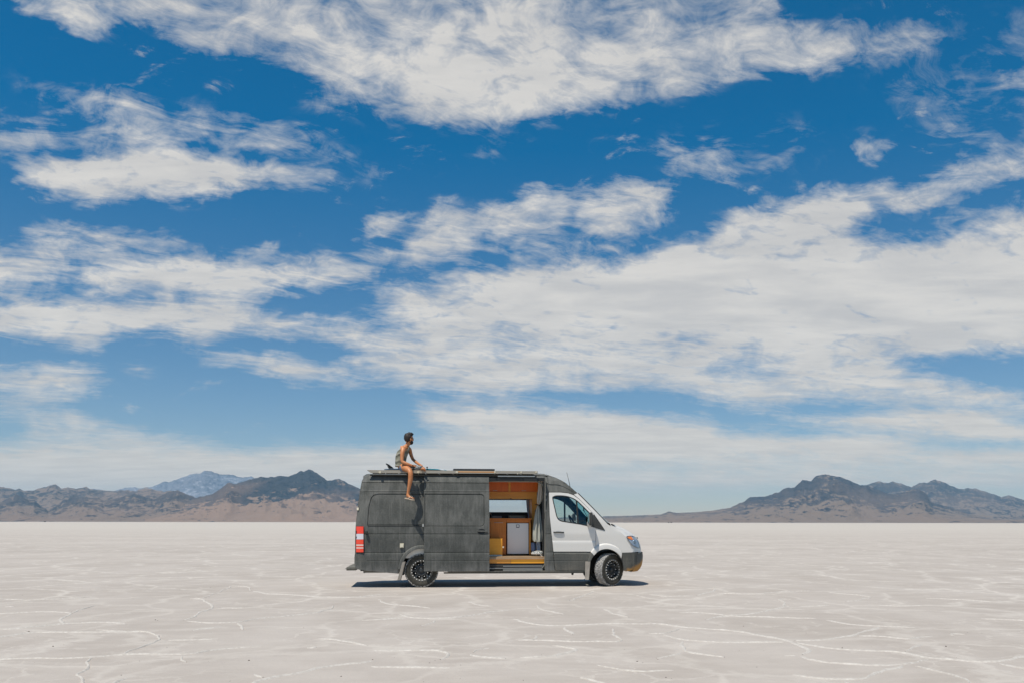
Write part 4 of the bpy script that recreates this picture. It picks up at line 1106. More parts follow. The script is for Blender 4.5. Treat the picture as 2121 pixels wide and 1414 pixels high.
# ---- far side
fw = [(q[0], q[1]) for q in win]
ofar = [(-.53, .36), (-1.2, .37), VS(737.5, 1176.5), VS(735.5, 1150), VS(737, 1088.5), VS(742.4, 1039.7), VS(749.8, 995), VS(760, 982.8), (2.9, ztop), VS(1138.5, 985.6), VS(1170.4, 998.3), VS(1191.6, 1016.4), VS(1196, 1020.3), VS(1226, 1050.2), VS(1257.5, 1083.5)]+[e for e in edge_pts if e[0] < 5.1 and e[1] > .82]+[(5.02, .82), (5.03, .36), (WB+.53, .40)]+arc(WB, .40, .50, .52, 4, 176, 14)+[(WB-.53, .40), (WB-.55, ZB), (.55, ZB)]+arc(0, .40, .50, .52, 4, 176, 14)
cw0 = V(1009, 1033, 1.99); cw1 = V(1100.5, 1061.3, 1.99)
far_win = rrect(cw0[0]-.25, cw1[0], cw1[1], cw0[1], .05)
far_cab = win
panel('far_side_panel', ofar, M['liner'], van, holes=[far_win, far_cab], rows=[], profile=None, far=True, flange=.06, gx=.2, gz=.15)
fwn = panel('far_window', shrink(far_win, -.01), glass('pale_blue_window', (.82, .86, .92), .05), van, off=-.02, far=True, profile=None, rows=[], flange=0, gx=.3, gz=.2)
ribbon('window_seal', far_win, .02, M['black'], fwn, far=True, off=-.01)
fcn = panel('far_cab_window', shrink(win, -.005), glass('pale_green_window', (.80, .90, .88), .05), van, off=-.014, far=True, profile=None, rows=[], flange=0)
ribbon('window_seal', win, .024, M['black'], fcn, far=True, flange=.05)
post('window_divider', 1194.2, 1034.2, 1197.6, 1085.6, .04, M['black'], fcn, far=True)
# ------------------------------------------------------------------ sliding door, run back along its rail
DO = .085
def D(px, py): return VS(px, py, DO)
do = [D(878, 1181.6), D(878, 986), D(1013.6, 986), D(1014, 1000), D(1014, 1181.6)]
x0d, x1d = D(878, 1080)[0], D(1013.8, 1080)[0]; zb_d, zt_d = D(940, 1181.8)[1], D(940, 985.4)[1]
do = rrect(x0d, x1d, zb_d, zt_d, .012)
recd = rrect(x0d+.0, D(1004, 1050)[0], D(940, 1090)[1], D(940, 1021.4)[1], .09, (0, 1, 1, 0))
recd = [(max(x, x0d-.05), z) for x, z in recd]; recd = [(x if x > x0d+.001 else x0d+.012, z) for x, z in recd]
sdoor = panel('sliding_door', do, M['liner'], van, off=DO, recess=[(recd, .010)], flange=.055)
c = D(997.5, 1099.5)
secs = []
for k in range(21):
    a = 2*PI*k/20
    secs.append([P3(c[0]+math.cos(a)*.085, c[1]+math.sin(a)*.062, DO+.004), P3(c[0]+math.cos(a)*.07, c[1]+math.sin(a)*.05, DO+.002), P3(c[0]+math.cos(a)*.02, c[1]+math.sin(a)*.015, DO-.002), P3(c[0], c[1], DO-.002)])
for s in secs:
    for i, q in enumerate(s): q.y -= .001
loft('handle_dish', secs, M['black'], sdoor, auto=60)
hxa = D(988.5, 1099)[0]; hxb = D(1009.5, 1099)[0]; hz_ = D(999, 1099)[1]
handle_bar('door_handle', hxa, hxb, hz_, inset(hxa, hz_)-DO-.006, M['liner'], sdoor, r=.013)
panel('inner_panel', rrect(x0d+.03, x1d-.03, zb_d+.04, zt_d-.06, .03), M['plastic'], sdoor, off=DO-.05, rows=[], profile=None, flange=0, gx=.2, gz=.12)
# lower and middle rails, roller arm
rx0, rz = VS(776, 1088.2); box('door_rail', VS(762, 1088)[0], x0d+.2, -.004+inset(0, rz), .03+inset(0, rz), rz-.012, rz+.012, M['plastic'], van, .003)
box('roller_cover', VS(874.5, 1086)[0], x0d+.02, -.05, .02, VS(876, 1090)[1], VS(876, 1083.8)[1], M['alu'], van, .006)

# ------------------------------------------------------------------ little fittings on the flank
tl = []
def slab(name, p0, p1, q0, q1, material, parent, off=.02, fl=.03, r=.008):
    a = [VS(p0, q1, off), VS(p1, q1, off), VS(p1, q0, off), VS(p0, q0, off)]
    x0, x1 = a[0][0], a[1][0]
    return panel(name, [a[0], a[1], a[2], a[3]], material, parent, off=off, rows=[], profile=None, flange=fl, gx=.04, gz=.05, step=.04)
red = mat('red_lens', (.80, .055, .02), .25, **{'Coat Weight': .6}); clr = mat('clear_lens', (.62, .62, .66), .2); pink = mat('pale_reflector', (.80, .52, .46), .3)
tlamp = slab('tail_light', 737.0, 753.4, 1088.8, 1143, mat('lamp_housing', (.25, .03, .02), .4), van, off=.012)
for q0, q1, mm, nm in [(1089.4, 1104, red, 'red_lens'), (1104.4, 1115.8, clr, 'clear_lens'), (1116.2, 1125.6, red, 'red_lens'), (1126.2, 1129.4, pink, 'reflector_strip'), (1129.8, 1131.8, red, 'red_lens'), (1132.2, 1135, pink, 'reflector_strip'), (1135.4, 1142.4, red, 'red_lens')]:
    slab(nm, 738.0, 752.8, q0, q1, mm, tlamp, off=.030, fl=.02)
tl2 = panel('tail_light', [VS(737, 1143), VS(753.4, 1143), VS(753.4, 1089), VS(737, 1089)], red, van, off=.02, far=True, rows=[], profile=None)
slab('clearance_light', 738.9, 742.8, 1050, 1055.5, M['cream'], van, off=.03)
slab('hinge', 736.2, 738.6, 1098, 1103.5, M['black'], van, off=.04); slab('hinge', 736.4, 738.6, 1110, 1113.5, M['black'], van, off=.04)
kc = VS(759, 1100.2); kq = P3(kc[0], kc[1], 0)
lathe('filler_cap', [(0, -.075), (.022, -.075), (.032, -.068), (.036, -.05), (.030, -.04), (.030, .01)], M['plastic'], van, n=20, loc=kq)
oc = slab('outlet_cover', 828.3, 836.4, 1124.2, 1133.2, M['cream'], van, off=.028, fl=.03)
slab('outlet_lid', 829.6, 835.2, 1125.8, 1131.8, mat('cream_lid', (.70, .66, .52), .5), oc, off=.036, fl=.01)
def flap(name, pts, y0, y1, material, far=False):
    P = [V(a, b) for a, b in pts]; m_ = len(P)
    if far: y0, y1 = 2-y1, 2-y0
    Vv = [(x, y0, z) for x, z in P]+[(x+.015, y1, z) for x, z in P]
    Fc = [tuple(range(m_)), tuple(range(2*m_-1, m_-1, -1))]+[(i, i+m_, (i+1) % m_+m_, (i+1) % m_) for i in range(m_)]
    bm = bmesh.new(); bv = [bm.verts.new(v) for v in Vv]
    for f in Fc: bm.faces.new([bv[i] for i in f])
    return bm_obj(name, bm, material, van)
mflap = dusty('dusty_mud_flap', (.22, .20, .17), (.42, .38, .33), .9, .8, 1.5, grain=.3)
flap('mud_flap', [(833.8, 1162), (839.2, 1162), (829.6, 1200.4), (823.2, 1200.4)], -.03, .02, mflap)
flap('mud_flap', [(837.2, 1171), (840.4, 1166), (835.6, 1190.6), (832.4, 1190.2)], .04, .30, M['black'])
flap('mud_flap', [(1211.9, 1161.8), (1222, 1161.8), (1219.2, 1199.4), (1211.2, 1199.2)], -.035, .015, mflap)
flap('mud_flap', [(1212, 1168), (1216, 1168), (1213, 1196), (1209, 1196)], .10, .38, mflap, far=True)
# mirror
mir = VS(1222.5, 1072)
mx_ = VS(1219.8, 1072, .24)[0]
def mirror(far=False):
    sy = (lambda y: 2-y) if far else (lambda y: y)
    z0, z1 = V(1222, 1086.5, -.2)[1], V(1222, 1060.5, -.2)[1]; xm = V(1220.5, 1072, -.2)[0]
    secs = []
    for t in np.linspace(0, 1, 7):
        z = z0+(z1-z0)*t; w = .055*(1-abs(2*t-1)**4*.5); row = []
        for k in range(13):
            a = 2*PI*k/12; row.append(Vector((xm+.045+w*1.0*math.cos(a)*(1.0 if math.cos(a) < 0 else .95), sy(-.16+.10*math.sin(a)), z)))
        secs.append(row)
    secs = [[s[0]*0+Vector((xm+.045, sy(-.16), secs[0][0].z-.012)) for s in zip(secs[0])]]+secs+[[Vector((xm+.045, sy(-.16), secs[-1][0].z+.012)) for s in secs[0]]]
    mr = loft('side_mirror', secs, M['plastic'], van)
    b0 = V(1221.5, 1083, -.12); 
    box('mirror_base', b0[0]-.035, b0[0]+.055, sy(-.10), sy(.05), V(1222, 1089.5, -.1)[1], V(1222, 1077.5, -.1)[1], M['white'], mr, .02)
    box('mirror_glass', xm-.012, xm-.006, sy(-.24), sy(-.08), z0+.04, z1-.03, M['chrome'], mr)
mirror(); mirror(True)
a0 = V(1181.3, 1007, .5); a1 = V(1173.6, 977, .5)
sweep('antenna', [(a0[0], .5, a0[1]-.03), ((a0[0]+a1[0])/2, .5, (a0[1]+a1[1])/2), (a1[0], .5, a1[1])], .006, M['black'], van, n=5, taper=[1.4, .9, .6])
# ------------------------------------------------------------------ wheels
def tyre_mat():
    m = mat('salted_tyre', (.025, .025, .022), .85); T = nt_of(m); g = obj_coords(T); x, y, z = T.sep(g)
    r = T.m('SQRT', T.m('ADD', T.m('MULTIPLY', x, x), T.m('MULTIPLY', z, z)))
    n = T.noise(g, 60., 6, .7); n2 = T.noise(g, 7., 4, .6)
    tr = T.ramp(r, .362, .372)
    side = T.mix(T.m('MULTIPLY', T.ramp(n2, .4, .7), .5), C3(.035, .033, .026), C3(.10, .09, .065))
    tread = T.mix(T.ramp(n, .42, .58), C3(.10, .10, .095), C3(.62, .60, .57))
    T.put(T.b.inputs['Base Color'], T.mix(tr, side, tread)); return m
M['tyre'] = tyre_mat()
def block_mat():
    m = mat('tread_rubber', (.05, .05, .045), .85); T = nt_of(m); g = obj_coords(T); n = T.noise(g, 80., 5, .75); n2 = T.noise(g, 40., 3, .6)
    T.put(T.b.inputs['Base Color'], T.mix(T.ramp(T.m('ADD', T.m('MULTIPLY', n, .7), T.m('MULTIPLY', n2, .3)), .44, .56), C3(.05, .052, .05), C3(.58, .565, .54))); return m
M['tread'] = block_mat()
M['rim'] = mat('satin_black_rim', (.022, .025, .027), .38, .3)
M['rimring'] = mat('dusty_rim_ring', (.11, .105, .09), .6, .2)
M['rimgrey'] = mat('dark_grey_rim', (.045, .05, .052), .4, .3)
wheels = []
def make_wheel():
    w = bpy.data.objects.new('wheel', None); w.empty_display_size = .1; link(w, van)
    R = WZ-.012
    lathe('tyre', [(.235, -.085), (.262, -.112), (.30, -.124), (.335, -.122), (.358, -.112), (R-.004, -.100), (R, -.085), (R+.002, 0), (R, .085), (R-.004, .100), (.358, .112), (.335, .122), (.30, .124), (.262, .112), (.235, .085)], M['tyre'], w, n=72)
    bm = bmesh.new(); rnd = random.Random(3)
    rows_ = [(-.100, .030, 58, 0), (-.062, .034, 46, .3), (-.021, .030, 46, .7), (.021, .030, 46, .1), (.062, .034, 46, .5), (.100, .030, 58, .5)]
    for yc, wd, n, ph in rows_:
        for k in range(n):
            a = 2*PI*(k+ph)/n; hw = .66*PI*R/n*rnd.uniform(.75, 1.1); sk = rnd.uniform(-.010, .010)+(.008 if k % 2 else -.008)
            drop = .008 if abs(yc) > .09 else 0
            vs = []
            for rr in (R-.006-drop, R+.0125-drop):
                for (dy_, da) in ((-wd/2, -hw), (wd/2, -hw), (wd/2, hw), (-wd/2, hw)):
                    q = a+(da+sk*(1 if dy_ > 0 else -1))/R; r2 = rr-(.010 if abs(yc+dy_) > .105 else 0)
                    vs.append(bm.verts.new((r2*math.cos(q), yc+dy_, r2*math.sin(q))))
            for f in ((4, 5, 6, 7), (0, 1, 5, 4), (1, 2, 6, 5), (2, 3, 7, 6), (3, 0, 4, 7)): bm.faces.new([vs[i] for i in f])
    tb = bm_obj('tread_blocks', bm, M['tread'], w); tag(tb, kind='stuff')
    rim = lathe('rim', [(.0, -.075), (.05, -.078), (.060, -.072), (.062, -.060), (.075, -.060), (.112, -.066), (.118, -.060), (.118, -.01), (.118, .05)], M['rim'], w, n=40)
    lathe('bead_ring', [(.262, -.104), (.256, -.114), (.246, -.117), (.222, -.112), (.208, -.104), (.204, -.085), (.200, .09)], M['rimring'], rim, n=64)
    lathe('rim_barrel', [(.203, -.09), (.190, -.06), (.180, .06), (.10, .07), (.0, .07)], M['black'], rim, n=40)
    lathe('hub_ring', [(.112, -.066), (.116, -.074), (.108, -.078), (.100, -.074), (.098, -.066)], M['rimgrey'], rim, n=40)
    lathe('hub_cap', [(.0, -.092), (.030, -.092), (.040, -.088), (.044, -.070)], M['rimgrey'], rim, n=24)
    for k in range(8):
        a = 2*PI*(k+.5)/8; c_, s_ = math.cos(a), math.sin(a); vs = []
        for r, w2, yf in ((.100, .034, -.070), (.150, .019, -.062), (.206, .030, -.092)):
            for sd in (-1, 1):
                for yy2 in (yf, yf+.045):
                    vs.append((r*c_-sd*w2*s_, yy2, r*s_+sd*w2*c_))
        fs = []
        for i in range(2):
            b = i*4
            fs += [(b, b+2, b+6, b+4), (b, b+4, b+5, b+1), (b+2, b+3, b+7, b+6), (b+1, b+5, b+7, b+3)]
        o = mesh_obj('spoke', vs, fs, M['rimgrey'], rim)
    bm = bmesh.new()
    for k in range(22):
        a = 2*PI*k/22
        bmesh.ops.create_cone(bm, cap_ends=True, segments=6, radius1=.0115, radius2=.009, depth=.014, matrix=Matrix.Translation((.221*math.cos(a), -.117, .221*math.sin(a))) @ Matrix.Rotation(PI/2, 4, 'X'))
    for k in range(8):
        a = 2*PI*(k+.5)/8
        for da in (-.17, ):
            bmesh.ops.create_cone(bm, cap_ends=True, segments=6, radius1=.012, radius2=.010, depth=.016, matrix=Matrix.Translation((.148*math.cos(a+da*2.2), -.068, .148*math.sin(a+da*2.2))) @ Matrix.Rotation(PI/2, 4, 'X'))
    rb = bm_obj('rim_bolts', bm, mat('bright_bolt', (.85, .84, .80), .35, .1), rim); tag(rb, kind='stuff')
    return w
def copy_tree(o, parent=None):
    c = o.copy(); COL.objects.link(c)
    if parent is not None: c.parent = parent
    for ch in list(o.children): copy_tree(ch, c)
    return c
w0 = make_wheel(); w0.location = (0, .150, WZ); w0.rotation_euler = (0, .35, 0)
w1 = copy_tree(w0, van); w1.location = (WB, .165, WZ); w1.rotation_euler = (0, 0, math.radians(35)); w1['label'] = 'front wheel turned hard with salt-whitened tread'
w2 = copy_tree(w0, van); w2.location = (WB, 1.84, WZ); w2.rotation_euler = (0, 0, math.radians(35+180))
w3 = copy_tree(w0, van); w3.location = (0, 1.85, WZ); w3.rotation_euler = (0, .2, PI)
box('brake_disc_front', WB-.12, WB+.12, .28, .32, WZ-.12, WZ+.12, M['steel'], van, .03).name = 'brake_caliper'

# ------------------------------------------------------------------ living space seen through the doorway
YF = 1.90
floor_z = V(1090, 1150.4, .7)[1]
box('floor', VS(890, 1100)[0], 3.2, .10, 1.9, floor_z-.05, floor_z, wood('floor_boards', (.30, .19, .10), (.42, .28, .16), vert=False), van)
# lining of the far wall with its window opening
wl = [(V(960, 1140, YF)[0], .60), (V(1115, 1140, YF)[0], .60), (V(1115, 1000, YF)[0], 2.42), (V(960, 1000, YF)[0], 2.42)]
def flat_panel(name, outline, hole, y, material, parent, th=.02):
    pts = list(outline); ed = [(i, (i+1) % len(outline)) for i in range(len(outline))]
    b = len(pts); pts += hole; ed += [(b+i, b+(i+1) % len(hole)) for i in range(len(hole))]
    vs, es, fs, *_ = delaunay_2d_cdt([Vector(p) for p in pts], ed, [], 0, 1e-5)
    bm = bmesh.new(); bv = [bm.verts.new((v.x, y, v.y)) for v in vs]
    for f in fs:
        cx = np.array([sum(vs[i].x for i in f)/3]); cz = np.array([sum(vs[i].y for i in f)/3])
        if hole and pin(hole, cx, cz)[0]: continue
        if not pin(outline, cx, cz)[0]: continue
        bm.faces.new([bv[i] for i in f])
    r = bmesh.ops.extrude_face_region(bm, geom=list(bm.faces)); bmesh.ops.translate(bm, verts=[e for e in r['geom'] if isinstance(e, bmesh.types.BMVert)], vec=(0, th, 0))
    return bm_obj(name, bm, material, parent)
h0 = V(1000, 1032.4, YF); h1 = V(1100.3, 1061.6, YF)
flat_panel('far_wall_lining', wl, [(h0[0], h1[1]), (h1[0], h1[1]), (h1[0], h0[1]), (h0[0], h0[1])], YF, M['pine'], van)
pbox('knotty_board', 1000, 1112, 1021.6, 1032.2, 1.20, .03, M['pine'], van)
pbox('shelf_trim', 1000, 1112, 1017.9, 1021.5, 1.13, .75, M['trim'], van)
uc = pbox('overhead_cabinet', 1000, 1114.2, 996.2, 1017.8, 1.17, .71, M['oak'], van)
for p0, p1, h in ((1000, 1052.6, 1025.3), (1058, 1113.0, 1085)):
    dd = pbox('cabinet_door', p0, p1, 996.6, 1016.9, 1.15, .018, M['cherry'], uc)
    a = V(h-4.6, 1015, 1.135); b = V(h+4.6, 1015, 1.135)
    sweep('cabinet_handle', [(a[0], 1.135, a[1]), (b[0], 1.135, b[1])], .006, M['alu'], uc, n=6)
pbox('cabinet_stile', 1053.2, 1057.4, 996.4, 1017.4, 1.145, .02, M['trim'], uc)
pale = bpy.data.materials['pale_bounce_lining'] if 'pale_bounce_lining' in bpy.data.materials else mat('pale_bounce_lining', (.80, .78, .72), .8)
xl0, xl1 = -1.1, V(1130, 1060, 1)[0]  # unseen pale linings, added to bounce light round the interior
box('rear_bounce_lining', xl0-.02, xl0, .2, 1.85, .62, 2.40, pale, van)
box('ceiling_bounce_lining', xl0, xl1, .24, 1.76, 2.44, 2.455, pale, van)
box('far_bounce_lining', xl0, V(955, 1060, 1.9)[0], 1.84, 1.86, .62, 2.30, pale, van)
panel('near_bounce_lining', [(xl0, .66), (VS(1009, 1080)[0], .66), (VS(1009, 1080)[0], 2.36), (xl0, 2.36)], pale, van, off=-.07, rows=[], profile=None, flange=0, gx=.3, gz=.2)
# right-hand knotty upright and the bright trim at the end of the worktop
pbox('wall_upright', 1101.4, 1111.8, 1032.4, 1130, 1.25, .63, M['pine'], van)
ct = pbox('worktop', 995, 1101.3, 1072.2, 1075.2, .82, 1.04, M['oak'], van)
gal = pbox('galley_cabinet', 995, 1048.4, 1075.4, 1147.6, .85, 1.0, M['oak'], van)
pbox('cabinet_door', 1016, 1046.8, 1078.6, 1146.4, .835, .014, M['oak'], gal)
a = V(1023.5, 1081.3, .82); b = V(1042, 1081.3, .82); sweep('cabinet_handle', [(a[0], .82, a[1]), (b[0], .82, b[1])], .006, M['alu'], gal, n=6)
pbox('apron', 1048.8, 1098.8, 1075.6, 1081.0, .85, 1.0, M['oak'], gal)
pbox('end_panel', 1096.2, 1099.6, 1081.2, 1147.6, .84, 1.01, M['trim'], gal)
pbox('fridge_recess', 1048.8, 1096, 1081.2, 1147.8, .94, .9, M['black'], gal)
fr = pbox('fridge', 1049.4, 1095.8, 1081.8, 1147, .885, .04, M['black'], van)
pbox('fridge_door', 1051, 1094.7, 1082.4, 1146, .855, .035, M['fridge'], fr, .006)
pbox('control_badge', 1069.2, 1075.8, 1085.2, 1091.8, .847, .007, mat('badge_grey', (.10, .10, .13), .5), fr, .001)
pbox('badge_face', 1070.2, 1074.8, 1086, 1090.4, .8435, .004, M['fridge'], fr, .001)
# splash of dark things below the window: hob lid, sink, tap
pbox('splashback', 1000, 1093.4, 1061.2, 1072.2, 1.86, .03, M['black'], van)
pbox('sink_surround', 1018.6, 1039.6, 1067.2, 1072.1, 1.45, .30, mat('warm_grey_sink', (.24, .235, .23), .5), van, .01)
hb = pbox('hob', 1055.2, 1088, 1070.6, 1072.1, 1.30, .42, M['steel'], van, .004)
pbox('hob_lid', 1053.6, 1091.2, 1066.6, 1070.2, 1.74, .012, mat('dark_glass_lid', (.05, .09, .10), .12), hb, .004)
tp = V(1017.4, 1072, 1.6)
sweep('tap', [(tp[0], 1.6, tp[1]), (tp[0], 1.6, tp[1]+.10), (tp[0]-.03, 1.58, tp[1]+.13), (tp[0]-.09, 1.55, tp[1]+.12)], .009, M['alu'], van, n=6)
# doorway frame: seal line, header, sill rails, step board
def frame_path():
    pts = [(1000, 995.6), (1060, 995.4), (1105, 995.6), (1114, 997), (1121, 1001), (1126, 1008), (1128.3, 1018), (1128.6, 1060), (1128.8, 1120), (1128.4, 1163), (1127, 1170), (1123, 1174.6), (1117, 1176.6), (1060, 1176.8), (1005, 1177)]
    return [(lambda y: (lambda q: (q[0], y, q[1]))(V(a, b, y)))(.19 if b < 1010 else .085+.105*max(0, (1030-b)/20) if b < 1030 else .085) for a, b in pts]
fpth = [tuple(p) for p in smooth_loop(frame_path(), 4, False)]
sweep('door_seal', fpth, .013, M['seal'], van, n=6)
pbox('header_lining', 1000, 1129, 988.6, 995.2, .16, .05, M['black'], van)
pbox('pillar_lining', 1124.5, 1131.5, 996, 1166, .14, .10, M['black'], van)
pbox('pillar_trim', 1129.0, 1130.4, 990, 1178, .03, .10, M['seal'], van)
for q in (1022, 1034, 1056, 1066, 1152, 1164): 
    a = V(1131.2, q, .0); box('striker', a[0]-.012, a[0]+.012, .045, .10, a[1]-.03, a[1]+.02, M['steel'], van, .005)
stp = pbox('step_board', 1058.6, 1128.3, 1153.4, 1165.6, .12, .05, M['yellowwood'], van, .003)
pbox('step_board', 1005, 1058.3, 1153.6, 1165.6, .122, .05, M['trim'], van, .003)
pbox('threshold', 1005, 1128, 1151.4, 1153.3, .125, .35, wood('scuffed_board', (.30, .20, .11), (.42, .30, .18), vert=False), van)
pbox('sill_well', 1005, 1128, 1165.8, 1181, .17, .03, M['black'], van)
for q0, q1, y, mm, p0 in ((1168.6, 1172.0, .10, 'plastic', 1005), (1170.4, 1172.2, .085, 'steel', 1042), (1174.8, 1176.4, .07, 'steel', 1005), (1178.4, 1180.2, .05, 'alu', 1042)):
    pbox('step_rail', p0, 1124, q0, q1, y, .02, M[mm], van, .003)
# passenger seat and bulkhead beyond the clothes
st_ = pbox('seat_back', 1112, 1136, 1048, 1122, .62, .46, mat('seat_cloth', (.035, .04, .042), .9), van, .07)
pbox('headrest', 1117, 1131, 1034, 1046.6, .72, .26, mat('seat_cloth_b', (.035, .04, .042), .9), st_, .04)
pbox('seat_cushion', 1118, 1160, 1112, 1128, .62, .46, mat('seat_cloth_c', (.035, .04, .042), .9), st_, .05)
s2 = pbox('driver_seat', 1118, 1136, 1085, 1130, 1.3, .46, mat('seat_cloth_d', (.035, .04, .042), .9), van, .05)
pbox('dashboard', 1206, 1246, 1083, 1112, .16, 1.68, M['plastic'], van, .05)
pbox('dash_hood', 1202, 1222, 1078.5, 1090, 1.15, .45, M['black'], van, .04)
swc = V(1186, 1080.5, 1.38)
ring = []
for k in range(28):
    a = 2*PI*k/28; v_ = Vector((0, math.cos(a)*.19, math.sin(a)*.19)); v_.rotate(Matrix.Rotation(math.radians(-28), 3, 'Y')); ring.append((swc[0]+v_.x, 1.38+v_.y, swc[1]+v_.z))
sw = sweep('steering_wheel', ring, .016, M['black'], van, n=6, closed=True)
for a in (0, 2.1, 4.2):
    v_ = Vector((0, math.cos(a+PI/2)*.18, math.sin(a+PI/2)*.18)); v_.rotate(Matrix.Rotation(math.radians(-28), 3, 'Y'))
    sweep('wheel_spoke', [(swc[0]+.03, 1.38, swc[1]), (swc[0]+v_.x, 1.38+v_.y, swc[1]+v_.z)], .022, M['black'], sw, n=6)
sweep('steering_column', [(swc[0], 1.38, swc[1]), (swc[0]+.38, 1.38, swc[1]-.22)], .035, M['black'], sw, n=8)
# sun visor / phone mount hints at the windscreen
pm = V(1209, 1050, .9); box('phone_mount', pm[0]-.01, pm[0]+.01, .86, .94, pm[1]-.09, pm[1]+.07, M['black'], van, .006)
sweep('mount_arm', [(pm[0]+.0, .9, pm[1]-.06), (pm[0]+.08, .9, pm[1]-.22), (pm[0]+.14, .9, pm[1]-.4)], .008, M['black'], van, n=5)

# ------------------------------------------------------------------ roof rack
def RV(px, py, y): x, z = V(px, py, y); return x, z
yr = .13
rk = empty('tmp'); COL.objects.unlink(rk); bpy.data.objects.remove(rk)
x0r, zt = V(759.8, 973.2, yr); x1r, _ = V(1113.4, 973.2, yr)
zt = V(930, 973.4, yr)[1]; zb = V(930, 979.4, yr)[1]
def prism(name, poly, y0, y1, material, parent):
    n = len(poly); vs = [(x, y0, z) for x, z in poly]+[(x, y1, z) for x, z in poly]
    fs = [tuple(range(n)), tuple(range(2*n-1, n-1, -1))]+[(i, i+n, (i+1) % n+n, (i+1) % n) for i in range(n)]
    bm = bmesh.new(); bv = [bm.verts.new(v) for v in vs]
    for f in fs: bm.faces.new([bv[i] for i in f])
    return bm_obj(name, bm, material, parent)
xs1 = V(767.5, 979.4, yr)[0]
rack = prism('roof_rack', [(x0r, zt), (x0r+.005, zt-.012), (xs1, zb), (x1r, zb), (x1r, zt)], yr, yr+.035, M['rack'], van)
prism('far_rail', [(x0r, zt), (xs1, zb), (x1r, zb), (x1r, zt)], 1.83, 1.865, M['rack'], rack)
nb = 12
for k in range(nb):
    xa_ = x0r+.06+(x1r-x0r-.1)*k/nb; xb_ = x0r+.06+(x1r-x0r-.1)*(k+1)/nb-.02
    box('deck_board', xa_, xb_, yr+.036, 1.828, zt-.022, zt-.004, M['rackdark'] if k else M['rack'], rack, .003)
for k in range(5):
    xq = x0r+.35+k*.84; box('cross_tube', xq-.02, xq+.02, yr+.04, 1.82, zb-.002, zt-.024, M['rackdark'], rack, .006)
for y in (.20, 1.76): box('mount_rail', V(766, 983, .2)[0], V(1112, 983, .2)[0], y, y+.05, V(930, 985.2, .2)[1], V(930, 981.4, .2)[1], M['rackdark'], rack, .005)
box('rail_strip', V(764, 981, .17)[0], V(842, 981, .17)[0], .17, .19, V(800, 981.5, .17)[1], V(800, 980.2, .17)[1], M['alu'], rack)
box('rail_strip', V(1031, 985, .16)[0], V(1108, 985, .16)[0], .16, .175, V(1070, 986.6, .16)[1], V(1070, 984.4, .16)[1], M['alu'], rack)
for p in (786.8, 866.2, 946.3, 1025, 1079.6, 1110.5):
    xq, zq = V(p, 976.6, yr-.03); w_ = .028 if p < 1000 else .018
    bk = box('bracket', xq-w_, xq+w_, yr-.03, yr-.001, zq-.024, zq+.020, M['cream'], rack, .005)
    box('bracket_stem', xq-.006, xq+.006, yr-.02, yr-.002, zq-.045, zq-.0245, M['cream'], rack)
xq, zq = V(1071.8, 980.3, .13); lathe('rail_knob', [(0, -.03), (.012, -.028), (.012, 0)], M['cream'], rack, n=10, loc=(xq, .13, zq))
xq0, _ = V(1032, 978.3, yr); xq1, _ = V(1075, 978.3, yr); box('awning_tube', xq0, xq1, yr-.012, yr-.001, zb+.004, zb+.012, M['steel'], rack)
box('deck_plate', V(945, 978, yr)[0], V(1025, 978, yr)[0], yr-.004, yr-.001, zb+.030, zb+.046, M['trim'], rack)
sp = box('solar_panel', V(939, 972, .15)[0], V(1024.6, 972, .15)[0], .15, .81, zt+.006, V(980, 970.0, .15)[1], mat('solar_frame', (.03, .033, .032), .45), van, .004)
for i in range(4):
    for j in range(3):
        X0 = V(939, 972, .15)[0]+.02; dxp = (V(1024.6, 972, .15)[0]-X0-.02)/4
        box('solar_cell', X0+i*dxp+.004, X0+(i+1)*dxp-.004, .17+j*.207, .17+(j+1)*.207-.006, V(980, 970, .15)[1]+.0005, V(980, 970, .15)[1]+.002, mat('solar_cell', (.01, .015, .04), .15) if i+j == 0 else bpy.data.materials['solar_cell'], sp)
# silver step edge lines: swage over the cab cap
sg = [VS(a, b, .004) for a, b in [(1131, 1002.4), (1140, 1001.0), (1152, 1001.6), (1164, 1005), (1176, 1010.6), (1186, 1016.4)]]
sweep('roof_swage', [P3(x, z, .001) for x, z in smooth_loop(sg, 3, False)], .007, M['liner'], van, n=6)
# ================================================================== things in and on the van
def W3(x, y, z): return Vector((RX+x*CT-y*ST, RY+x*ST+y*CT, z))
def thing(name, label, cat, x, y, z, group=None):
    e = empty(name, W3(x, y, z), TH); tag(e, label, cat, group); return e
def lowered(o, x, y, z):
    """move mesh built in van coordinates so that it sits in its thing's frame"""
    o.data.transform(Matrix.Translation((-x, -y, -z))); return o
# yellow plywood box
bx = V(1027, 1148, .35)
t = thing('storage_box', 'yellow plywood storage box standing in the doorway left of the fridge', 'box', bx[0], .35, floor_z)
for args in [('front_board', 1004, 1040.6, 1114.2, 1147.6, .35, .02, M['yellowwood'])]:
    lowered(pbox(*args, t), bx[0], .35, floor_z)
xx0 = V(1004, 1120, .37)[0]; xx1 = V(1040.4, 1120, .37)[0]; zt_ = V(1020, 1114.4, .36)[1]; zb_ = V(1020, 1147.6, .36)[1]
lowered(box('side_board', xx1-.02, xx1, .3705, .80, zb_, zt_-.001, M['yellowwood'], t), bx[0], .35, floor_z)
lowered(box('lid', xx0, xx1-.021, .3705, .80, zt_-.02, zt_-.001, M['yellowwood'], t), bx[0], .35, floor_z)
lowered(pbox('base_board', 1004, 1040.6, 1147.9, 1152.6, .352, .02, mat('white_board', (.72, .69, .62), .6), t), bx[0], .35, floor_z)
lowered(pbox('latch', 1040.9, 1044.2, 1130.4, 1133.8, .345, .03, M['cream'], t, .003), bx[0], .35, floor_z)

